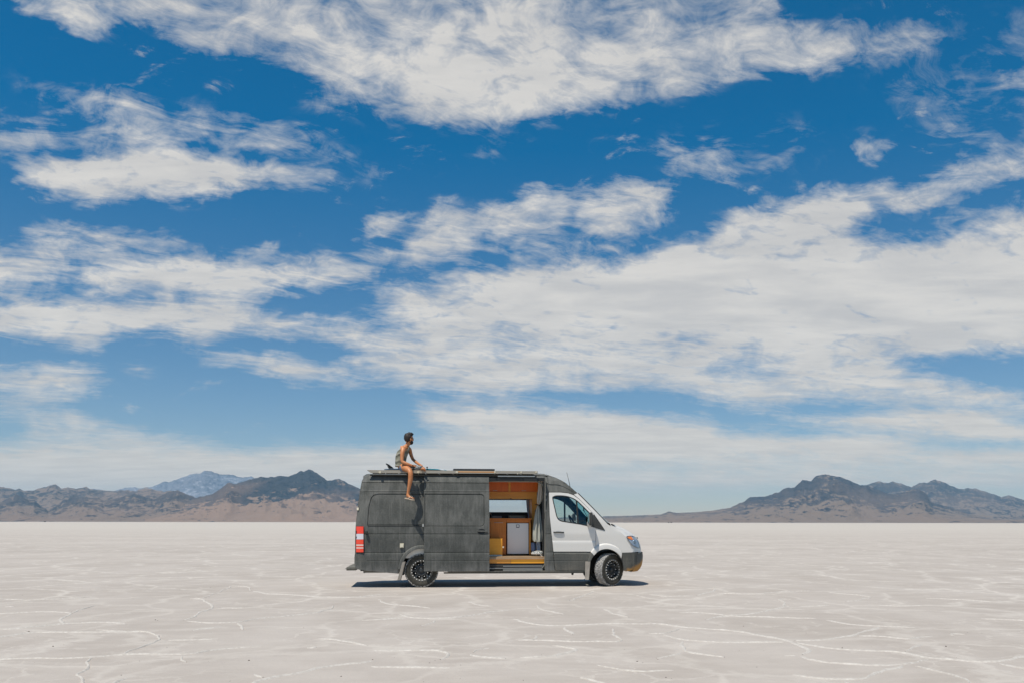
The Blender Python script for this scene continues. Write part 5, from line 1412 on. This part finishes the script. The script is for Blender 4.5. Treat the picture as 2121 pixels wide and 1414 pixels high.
def cloth_strip(name, rings, material, parent=None, fold=.012, nf=7, n=36, seed=0):
    """hanging cloth: flattened folded tube through rings of (x, y, z, half width, half depth)"""
    V_ = []; Fc = []; rings = smooth_loop(rings, 4, False)
    for j, (x, y, z, a, b) in enumerate(rings):
        for k in range(n):
            q = 2*PI*k/n; f = 1+fold/max(b, .02)*math.sin(q*nf+seed+z*2.0)*.9+.2*mnoise.noise(Vector((q*1.3+seed, z*3, 0)))*fold/max(b, .02)
            V_.append((x+a*math.cos(q)*(.85+.15*f), y+b*math.sin(q)*f, z))
    m_ = len(rings)
    for j in range(m_-1):
        for k in range(n): Fc.append((j*n+k, j*n+(k+1) % n, (j+1)*n+(k+1) % n, (j+1)*n+k))
    Fc += [tuple(range(n)), tuple((m_-1)*n+k for k in range(n))[::-1]]
    return mesh_obj(name, V_, Fc, material, parent, smooth=True, auto=80)
def CR(pts, y, b): # (px0, px1, py) -> ring
    out = []
    for p0, p1, py in pts:
        xa_, z = V(p0, py, y); xb_, _ = V(p1, py, y); out.append((xa_/2+xb_/2, y, z, (xb_-xa_)/2, b))
    return out
def hang(name, label, cat, pts, y, b, material, fold=.012, nf=6, seed=0):
    rg = CR(pts, y, b); x, z = rg[0][0], rg[0][2]
    t = thing(name, label, cat, x, y, z)
    o = cloth_strip('cloth', rg, material, t, fold, nf, seed=seed); lowered(o, x, y, z); return t
hang('tied_curtain', 'pale tan curtain gathered and tied beside the doorway pillar', 'curtain', [(1115.5, 1120, 996.5), (1115, 1123.5, 1004), (1114.2, 1125, 1015), (1113, 1124, 1026), (1112, 1122, 1036), (1112.6, 1119, 1041.5), (1114, 1117.5, 1043.6)], .42, .07, M['cloth_tan'], .02, 7)
tw = hang('hanging_jacket', 'long pale grey-green garment hanging from a strap beside the fridge', 'garment', [(1112.8, 1116.4, 1046), (1111, 1118, 1052), (1108.6, 1119.6, 1062), (1106.2, 1121.2, 1076), (1104, 1123, 1092), (1103.2, 1123.6, 1106), (1103.6, 1122.6, 1117), (1106, 1121.8, 1120.6)], .55, .08, M['cloth_grey'], .028, 8, 2)
a = V(1114.6, 1044, .55); lowered(sweep('strap', [(a[0]-.07, .55, a[1]), (a[0]+.02, .55, a[1]+.01), (a[0]+.12, .52, a[1]-.0)], .012, M['black'], tw, n=6), V(1114.6, 1046, .55)[0], .55, V(1114.6, 1046, .55)[1])
hang('window_curtain', 'pale blue curtain at the right end of the van window above the worktop', 'curtain', [(1089.8, 1099.6, 1033), (1090.4, 1099.8, 1044), (1091.5, 1100.2, 1056), (1093.6, 1100.4, 1066), (1094, 1100.6, 1072)], 1.80, .03, M['cloth_blue'], .012, 9, 4)
dn = mat('blue_denim', (.17, .25, .42), .9)
hang('blue_bag', 'blue denim bundle standing on the floor right of the fridge', 'bag', [(1101, 1108, 1122.6), (1100, 1110, 1125), (1099.6, 1110.6, 1131), (1099.8, 1110.4, 1138), (1101, 1109.6, 1140.5)], .80, .10, dn, .015, 5, 1)
hang('blue_towel', 'faded blue towel hanging below the grey garment', 'towel', [(1111.6, 1118, 1119), (1111, 1119.6, 1126), (1111.4, 1120.4, 1134), (1112, 1119.6, 1139)], .62, .04, mat('faded_blue', (.30, .36, .46), .95), .015, 5, 5)
# patterned helmet-like cushion
c0 = V(1113.5, 1144, .40)
cm = mat('patterned_cloth', (.5, .5, .5), .7); T = nt_of(cm); vo = T.node('ShaderNodeTexVoronoi'); vo.inputs['Scale'].default_value = 40; T.put(vo.inputs['Vector'], obj_coords(T))
T.put(T.b.inputs['Base Color'], T.mix(T.ramp(vo.outputs['Distance'], .35, .5), C3(.75, .75, .72), C3(.08, .10, .10)))
t = thing('patterned_cushion', 'black and white speckled cushion on the floor inside the doorway', 'cushion', c0[0], .40, floor_z)
bm = bmesh.new(); bmesh.ops.create_uvsphere(bm, u_segments=28, v_segments=14, radius=1)
for v in bm.verts:
    x, y, z = v.co; v.co = (x*.155, y*.15, .068+(z*.066 if z > 0 else z*.055)*(1+.12*math.sin(x*4+y*3)))
bm_obj('cushion_body', bm, cm, t, smooth=True)
sweep('cord', [(.02, -.15, .09), (.06, -.17, .03), (.10, -.20, .0), (.13, -.26, -.04)], .006, mat('white_cord', (.7, .7, .68), .6), t, n=6)

# surfboard on the rack
zdeck = zt-.004
sx0, _ = V(796, 971, 1.15); sx1, _ = V(926, 971, 1.15)
L_ = sx1-sx0
t = thing('surfboard', 'white and teal surfboard lying fins-up on the roof rack behind the seated man', 'surfboard', sx0, 1.15, zdeck)
secs = []
for i in range(25):
    s = i/24; w_ = .27*(math.sin(PI*min(1, s*.94+.06))**.6); w_ = max(.012, w_) if i < 24 else .012
    zc = .085+.035*(2*s-1)**2*(-1); zc = .075+.0*s-.02*max(0, (s-.8)/.2)**2; th = .030*(math.sin(PI*min(1, s*.92+.05))**.5)+.004
    row = []
    for k in range(17):
        a = 2*PI*k/16; row.append(Vector((s*L_, w_*math.cos(a), zc+th*math.sin(a)*(1 if abs(math.cos(a)) < .95 else .7))))
    secs.append(row)
bmt = mat('board_paint', (.7, .7, .7), .25, **{'Coat Weight': .5}); T = nt_of(bmt); x, y, z = T.sep(obj_coords(T))
k = T.ramp(x, L_*.60, L_*.64)
T.put(T.b.inputs['Base Color'], T.mix(k, T.mix(T.ramp(y, .0, -.1), C3(.75, .74, .70), C3(.10, .15, .20)), T.mix(T.ramp(T.m('ABSOLUTE', T.m('ADD', y, .10)), .02, .035), C3(.74, .76, .74), C3(.03, .24, .30))))
loft('board', secs, bmt, t, auto=60)
def fin(x, y, s, lean=0):
    pr = [(0, 0), (.13, 0), (.10, .03), (.06, .06), (.01, .10), (-.05, .125), (-.075, .12), (-.06, .10), (-.035, .075), (-.02, .045), (-.012, .02)]
    pr = [(a*s, b*s) for a, b in pr]; n = len(pr)
    vs = [(x+a, y-.006+lean*b, .098+b) for a, b in pr]+[(x+a, y+.006+lean*b, .098+b) for a, b in pr]
    mesh_obj('fin', vs, [tuple(range(n)), tuple(range(2*n-1, n-1, -1))]+[(i, i+n, (i+1) % n+n, (i+1) % n) for i in range(n)], M['black'], t)
fin(.10, 0, 1.0); fin(.14, -.14, .55, -.3); fin(.14, .14, .55, .3)
a = V(884.6, 971, .9); 
t = thing('tie_down_knob', 'small black knob sticking up from the rack right of the man', 'clamp', a[0], .9, zdeck)
lathe('knob_head', [(0, .135), (.018, .133), (.022, .12), (.014, .108), (.008, .10), (.008, 0)], M['black'], t, n=12, axis='Z')

# ------------------------------------------------------------------ the man on the roof
px_ = V(829, 966.6, .24)[0]
man = thing('person', 'bearded man in grey tank top and blue shorts sitting on the roof rack looking away', 'person', px_, .19, zdeck)
def B(px, py, y):
    x, z = V(px, py, y); return Vector((x-px_, y-.19, z-zdeck))
def skin_obj(name, nodes, links, material, parent, levels=2, root=0):
    me = bpy.data.meshes.new(name); me.from_pydata([tuple(n[0]) for n in nodes], links, []); me.update()
    me.materials.append(material)
    o = link(bpy.data.objects.new(name, me), parent)
    md = o.modifiers.new('skin', 'SKIN'); md.use_smooth_shade = True; md.branch_smoothing = .6
    if not me.skin_vertices: bpy.context.view_layer.objects.active = o
    sv = me.skin_vertices[0].data
    for i, n in enumerate(nodes):
        r = n[1]; sv[i].radius = r if isinstance(r, tuple) else (r, r); sv[i].use_root = (i == root)
    ss = o.modifiers.new('sub', 'SUBSURF'); ss.levels = levels; ss.render_levels = levels
    dg = bpy.context.evaluated_depsgraph_get(); dg.update()
    m2 = bpy.data.meshes.new_from_object(o.evaluated_get(dg)); o.modifiers.clear(); o.data = m2
    m2.name = name; m2.shade_smooth(); return o
skm = mat('tanned_skin', (.50, .22, .105), .5, **{'Subsurface Weight': .0}); T = nt_of(skm)
T.put(T.b.inputs['Base Color'], T.mix(T.ramp(T.noise(obj_coords(T), 9., 4, .6), .3, .7), C3(.42, .155, .055), C3(.54, .225, .09)))
pel = B(829.5, 964.5, .17); 
N = []; E = []
def add(p, r, to=None):
    N.append((p, r)); i = len(N)-1
    if to is not None: E.append((to, i))
    return i
i0 = add(B(829.5, 964, .28), (.115, .15))
i1 = add(B(828.8, 956, .28), (.096, .130), i0)
i2 = add(B(830, 946, .28), (.100, .138), i1)
i3 = add(B(834.2, 936, .28), (.102, .148), i2)
i4 = add(B(838, 928.2, .28), (.084, .125), i3)
i5 = add(B(842.5, 923, .28), (.060, .066), i4)
i6 = add(B(845, 918.5, .28), .056, i5)
hd = B(846.8, 909.4, .28)
i7 = add(B(846.4, 914, .28), (.060, .062), i6)
i8 = add(B(846.6, 909, .28), (.086, .076), i7)
i9 = add(B(846.4, 904, .28), (.076, .070), i8)
# near arm: shoulder, elbow, wrist
r1 = add(B(835.2, 928.4, .11), (.066, .066), i4)
r1b = add(B(833.4, 936, .06), .054, r1)
r2 = add(B(832.6, 945, .03), .046, r1b)
r3 = add(B(832.6, 955.5, -.0), .042, r2)
r4 = add(B(842, 959.4, -.03), .038, r3)
r5 = add(B(851.5, 962.6, -.03), .029, r4)
r6 = add(B(855, 963.4, -.03), (.026, .034), r5)
# far arm
l1 = add(B(848, 929.4, .44), (.058, .058), i4)
l2 = add(B(850.5, 939, .48), .044, l1)
l3 = add(B(854.5, 950, .46), .038, l2)
l4 = add(B(863, 957.4, .32), .034, l3)
l5 = add(B(872, 963.2, .15), .026, l4)
l6 = add(B(875, 965.5, .12), (.024, .032), l5)
# near leg over the edge
h1 = add(B(832.4, 967, .16), (.098, .10), i0)
h2 = add(B(840, 968.6, .03), (.088, .088), h1)
h3 = add(B(848.4, 973.6, -.125), (.064, .064), h2)
h3b = add(B(850.6, 979.6, -.165), .058, h3)
h4 = add(B(850.2, 991, -.17), .058, h3b)
h5 = add(B(848.2, 1003, -.165), .046, h4)
h6 = add(B(845.9, 1015, -.16), .033, h5)
h7 = add(B(844.6, 1021.5, -.155), .035, h6)
h8 = add(B(845.6, 1027, -.16), (.037, .030), h7)
h9 = add(B(850.4, 1029, -.205), (.037, .020), h8)
h10 = add(B(854.4, 1030.2, -.245), (.034, .014), h9)
h11 = add(B(842.2, 1027.6, -.145), .026, h8)
# far leg folded on the deck
g1 = add(B(836, 967.5, .44), (.092, .095), i0)
g2 = add(B(848, 966.8, .58), .078, g1)
g3 = add(B(859, 966.4, .62), .060, g2)
g4 = add(B(866, 968.4, .44), .048, g3)
g5 = add(B(871.5, 970.0, .21), .036, g4)
g6 = add(B(875, 970.4, .11), (.036, .024), g5)
g7 = add(B(878.5, 970.4, .03), (.034, .016), g6)
body = skin_obj('body', N, E, skm, man, levels=2, root=0)
# hands: palm and five fingers each
def hand(wr, tipdir, up, s=1.0, thumb=1):
    d_ = tipdir.normalized(); u_ = (up-d_*up.dot(d_)).normalized(); sd = d_.cross(u_).normalized()
    for k in range(4):
        o_ = (k-1.5)*.020; ln = (.072, .082, .078, .062)[k]
        nodes = [(wr+d_*.012+sd*o_*.5, .012), (wr+d_*.055+sd*o_, .0105), (wr+d_*(.055+ln*.5)+sd*o_*1.05-u_*.012, .0092), (wr+d_*(.055+ln*.8)+sd*o_*1.05-u_*.038, .0082)]
        skin_obj('finger', nodes, [(0, 1), (1, 2), (2, 3)], skm, body, levels=1)
    nodes = [(wr+d_*.008+sd*thumb*.018, .013), (wr+d_*.030+sd*thumb*.042, .011), (wr+d_*.058+sd*thumb*.048-u_*.016, .009)]
    skin_obj('thumb', nodes, [(0, 1), (1, 2)], skm, body, levels=1)
hand(N[r6][0], Vector((1, .1, -.12)), Vector((0, -.15, 1)), thumb=1)
hand(N[l6][0], Vector((.65, -.45, -.75)), Vector((.5, -.3, .6)), thumb=-1)
# toes on the hanging foot and the folded one
for base, dr in ((N[h10][0], (N[h10][0]-N[h9][0]).normalized()), (N[g7][0], (N[g7][0]-N[g6][0]).normalized())):
    sd = dr.cross(Vector((0, 0, 1))).normalized()
    for k in range(5):
        o_ = (k-2)*.014; ln = (.030, .028, .026, .023, .019)[k]
        skin_obj('toe', [(base+sd*o_, .009), (base+sd*o_+dr*ln+Vector((0, 0, -.002)), .0075)], [(0, 1)], skm, body, levels=1)
# head details: looking to the right and away from the camera
hc = hd; fwd = Vector((.86, .50, -.02)).normalized(); side = Vector((fwd.y, -fwd.x, 0)).normalized(); upv = Vector((0, 0, 1))
def HP(f_, s_, u_): return hc+fwd*f_+side*s_+upv*u_
hair_m = mat('dark_brown_hair', (.018, .013, .010), .65)
def blob(name, c, rx, ry, rz, material, parent, nz=.0, fr=10., cut=None, seg=24):
    bm = bmesh.new(); bmesh.ops.create_uvsphere(bm, u_segments=seg, v_segments=seg//2, radius=1)
    for v in bm.verts:
        k = 1+nz*mnoise.noise(v.co*fr*.3)+nz*.6*mnoise.noise(v.co*fr)
        v.co = c+fwd*v.co.x*rx*k+side*v.co.y*ry*k+upv*v.co.z*rz*k
    if cut: bmesh.ops.delete(bm, geom=[v for v in bm.verts if cut(v.co-c)], context='VERTS')
    return bm_obj(name, bm, material, parent, smooth=True)
blob('skull', HP(.004, 0, .018), .098, .078, .112, skm, body)
hair = blob('hair', HP(-.014, 0, .036), .104, .090, .112, hair_m, body, nz=.22, fr=11, cut=lambda d_: d_.dot(fwd) > .045 and d_.z < .045)
tuft = blob('hair_top', HP(.020, 0, .115), .080, .072, .050, hair_m, hair, nz=.35, fr=7)
blob('beard', HP(.052, 0, -.066), .052, .058, .050, hair_m, body, nz=.10, fr=8)
blob('beard_side', HP(.028, 0, -.040), .040, .074, .052, hair_m, body, nz=.08, fr=8)
blob('nose', HP(.104, 0, -.004), .020, .014, .022, skm, body, seg=12)
blob('mouth', HP(.101, 0, -.046), .006, .020, .006, mat('lips', (.42, .14, .10), .5), body, seg=12)
for s_ in (-1, 1):
    blob('ear', HP(-.004, .082*s_, -.002), .018, .010, .030, skm, body, seg=12)
    blob('eye', HP(.086, .030*s_, .016), .010, .012, .010, mat('eye_white', (.7, .68, .65), .2), body, seg=12)
    sweep('eyebrow', [HP(.092, .014*s_, .034), HP(.094, .030*s_, .040), HP(.082, .048*s_, .034)], .005, hair_m, body, n=5)
sweep('glasses', [HP(.060, -.074, .020), HP(.092, -.050, .018), HP(.103, -.030, .016), HP(.104, 0, .020), HP(.103, .030, .016), HP(.092, .050, .018), HP(.0, .082, .022)], .006, M['black'], body, n=6)
# tank top: shell round the trunk with straps
def trunk_rings(lo, hi):
    prof_ = [(i0, .140, .180), (i1, .120, .160), (i2, .128, .168), (i3, .134, .172)]
    return prof_
fab = mat('fold_shaded_grey_green', (.24, .235, .19), .95); T = nt_of(fab)
wv_ = T.node('ShaderNodeTexWave'); wv_.inputs['Scale'].default_value = 2.2; wv_.inputs['Distortion'].default_value = 9; wv_.inputs['Detail'].default_value = 3; wv_.bands_direction = 'Z'; T.put(wv_.inputs['Vector'], obj_coords(T))
bp = T.node('ShaderNodeBump'); bp.inputs['Distance'].default_value = .02; bp.inputs['Strength'].default_value = .9; T.put(bp.inputs['Height'], wv_.outputs['Fac']); T.l.new(bp.outputs[0], T.b.inputs['Normal'])
T.put(T.b.inputs['Base Color'], T.mix(wv_.outputs['Fac'], C3(.13, .13, .095), C3(.25, .245, .195)))  # fold shading put into the colour, darker where the bump wave dips
def shell(name, rings, material, parent, n=32, openfn=None):
    V_ = []; Fc = []
    rr = smooth_loop([(c.x, c.y, c.z, a, b) for c, a, b in rings], 5, False)
    for j, (x, y, z, a, b) in enumerate(rr):
        for k in range(n):
            q = 2*PI*k/n; V_.append(Vector((x+a*math.cos(q)*(1+.03*mnoise.noise(Vector((q*3, z*25, 1)))), y+b*math.sin(q)*(1+.03*mnoise.noise(Vector((q*3, z*25, 7)))), z+0*a)))
    for j in range(len(rr)-1):
        for k in range(n):
            if openfn and openfn(j/(len(rr)-1.0), 2*PI*(k+.5)/n): continue
            Fc.append((j*n+k, j*n+(k+1) % n, (j+1)*n+(k+1) % n, (j+1)*n+k))
    o = mesh_obj(name, V_, Fc, material, parent, smooth=True)
    so = o.modifiers.new('thick', 'SOLIDIFY'); so.thickness = .006; so.offset = 1
    return o
def opening(t_, q):
    c_, s_ = math.cos(q), math.sin(q)                       # c>0 front of the chest, |s| towards the arms
    if t_ > .58 and abs(s_) > .80-.30*(t_-.58): return True     # armholes
    if t_ > .86 and abs(s_) < .30: return True                   # neck
    return False
tt = shell('tank_top', [(B(830.5, 965.6, .28), .128, .182), (B(829.9, 960, .28), .122, .172), (B(829.9, 953, .28), .118, .162), (B(831.0, 945, .28), .124, .168), (B(834.2, 936, .28), .128, .174), (B(837.6, 930, .28), .112, .160), (B(840.4, 925.6, .28), .088, .122), (B(841.4, 923.4, .28), .074, .100)], fab, man, openfn=opening)
# shorts
den = mat('washed_blue_shorts', (.13, .17, .24), .9)
NS = []; ES = []
def adds(p, r, to=None):
    NS.append((p, r)); i = len(NS)-1
    if to is not None: ES.append((to, i))
    return i
s0 = adds(B(830.4, 965.6, .28), (.138, .172)); s1_ = adds(B(830, 960.5, .28), (.122, .150), s0)
sa = adds(B(833.2, 966.6, .16), (.124, .122), s0); sb = adds(B(842.2, 969.2, .0), (.106, .106), sa)
sc_ = adds(B(836, 967.2, .44), (.108, .108), s0); sd_ = adds(B(848, 966.8, .57), (.10, .10), sc_)
skin_obj('shorts', NS, ES, den, man, levels=2)
# flip-flop under the hanging foot
A_ = N[h11][0]; Bp = N[h10][0]; dr = (Bp-A_); dr.z *= 1; dl = dr.length; dr = dr.normalized(); sd = dr.cross(Vector((0, 0, 1))).normalized(); nu = sd.cross(dr)
def sole(name, A_, dr, sd, nu, ln, parent, drop):
    pr = [(0, .0), (.0, .020), (.02, .030), (.10, .028), (.16, .036), (.22, .040), (.25, .030), (.262, .010), (.262, -.010), (.25, -.032), (.22, -.042), (.16, -.036), (.10, -.028), (.02, -.030), (0, -.020)]
    pr = pr[1:]; n = len(pr); vs = []
    for h in (0, .016): vs += [A_+dr*(a-.035)+sd*b-nu*(drop+h) for a, b in pr]
    ff = mesh_obj(name, vs, [tuple(range(n)), tuple(range(2*n-1, n-1, -1))]+[(i, i+n, (i+1) % n+n, (i+1) % n) for i in range(n)], mat('tan_sole', (.55, .42, .30), .8), parent)
    c = A_+dr*.19-nu*drop
    for s_ in (-1, 1):
        sweep('strap', [c, A_+dr*.13+sd*.03*s_+nu*.020, A_+dr*.08+sd*.034*s_-nu*(drop-.004)], .006, mat('pale_strap', (.75, .66, .55), .7), ff, n=6)
    return ff
sole('flip_flop', A_, dr, sd, nu, .26, man, .030)
# patterned cap held over his lap, small camera under the hands
t = thing('patterned_hat', 'grey patterned hat held in the seated man\'s hands at the rack edge', 'hat', V(865.5, 968, -.02)[0], -.02, V(865.5, 968, -.02)[1])
cpm = mat('grey_pattern', (.3, .3, .3), .9); T = nt_of(cpm); vo = T.node('ShaderNodeTexVoronoi'); vo.inputs['Scale'].default_value = 48; T.put(vo.inputs['Vector'], obj_coords(T))
T.put(T.b.inputs['Base Color'], T.mix(T.ramp(vo.outputs['Distance'], .3, .5), C3(.42, .42, .40), C3(.11, .12, .12)))
bm = bmesh.new(); bmesh.ops.create_uvsphere(bm, u_segments=24, v_segments=12, radius=1)
for v in bm.verts:
    x, y, z = v.co; v.co = (x*.088, y*.085, z*.052+x*.02)
bm_obj('crown', bm, cpm, t, smooth=True)
vs = [(.05+.09*math.cos(a)*1.0, .075*math.sin(a), -.020) for a in [PI*(k/10-.5) for k in range(11)]]
vs2 = [Vector(v)+Vector((0, 0, .008)) for v in vs]
mesh_obj('brim', [(-.11-(v[0]-.05)*.6, v[1], v[2]) for v in vs]+[(-.11-(v[0]-.05)*.6, v[1], v[2]) for v in vs2], [tuple(range(11)), tuple(range(21, 10, -1))]+[(i, i+11, (i+1) % 11+11, (i+1) % 11) for i in range(11)], cpm, t)
q = V(853.2, 967.6, .17)
t = thing('camera', 'small black camera resting on the rack edge beside his knee', 'camera', q[0], .17, zdeck)
box('camera_body', -.055, .055, -.03, .03, .0, .07, M['black'], t, .01)
lathe('camera_lens', [(0, -.075), (.018, -.075), (.026, -.070), (.028, -.03)], M['black'], t, n=18, loc=(.0, 0, .036))
box('viewfinder', -.02, .02, -.02, .02, .0705, .085, M['black'], t, .004)

# ------------------------------------------------------------------ tiny vehicles at the foot of the mountains
def far_truck(px, dist, label, long_, cat, group=None):
    X = (px-CX)/F*dist; e = empty('distant_vehicle', (X, dist, 0)); tag(e, label, cat)
    dk = bpy.data.materials.get('dark_truck_paint') or mat('dark_truck_paint', (.02, .018, .016), .5)
    box('cargo_box', -long_/2, long_/2-2.2, -1.2, 1.2, 1.0, 3.6, dk, e, .1)
    box('cab', long_/2-2.1, long_/2, -1.15, 1.15, .9, 3.0, dk, e, .3)
    for wx in (-long_/2+1, long_/2-1.1):
        for wy in (-1.15, 1.15): lathe('wheel', [(0, -.15), (.5, -.15), (.5, .15), (0, .15)], M['rubber'], e, n=16, loc=(wx, wy, .5))
far_truck(93, 3600, 'tiny dark vehicle far off at the foot of the left hills', 7.6, 'vehicle')
far_truck(1385, 3000, 'left-hand of two tiny dark vehicles far off below the right mountain', 3.6, 'vehicle')
far_truck(1390.5, 3050, 'right-hand of two tiny dark vehicles far off below the right mountain', 5.8, 'vehicle')
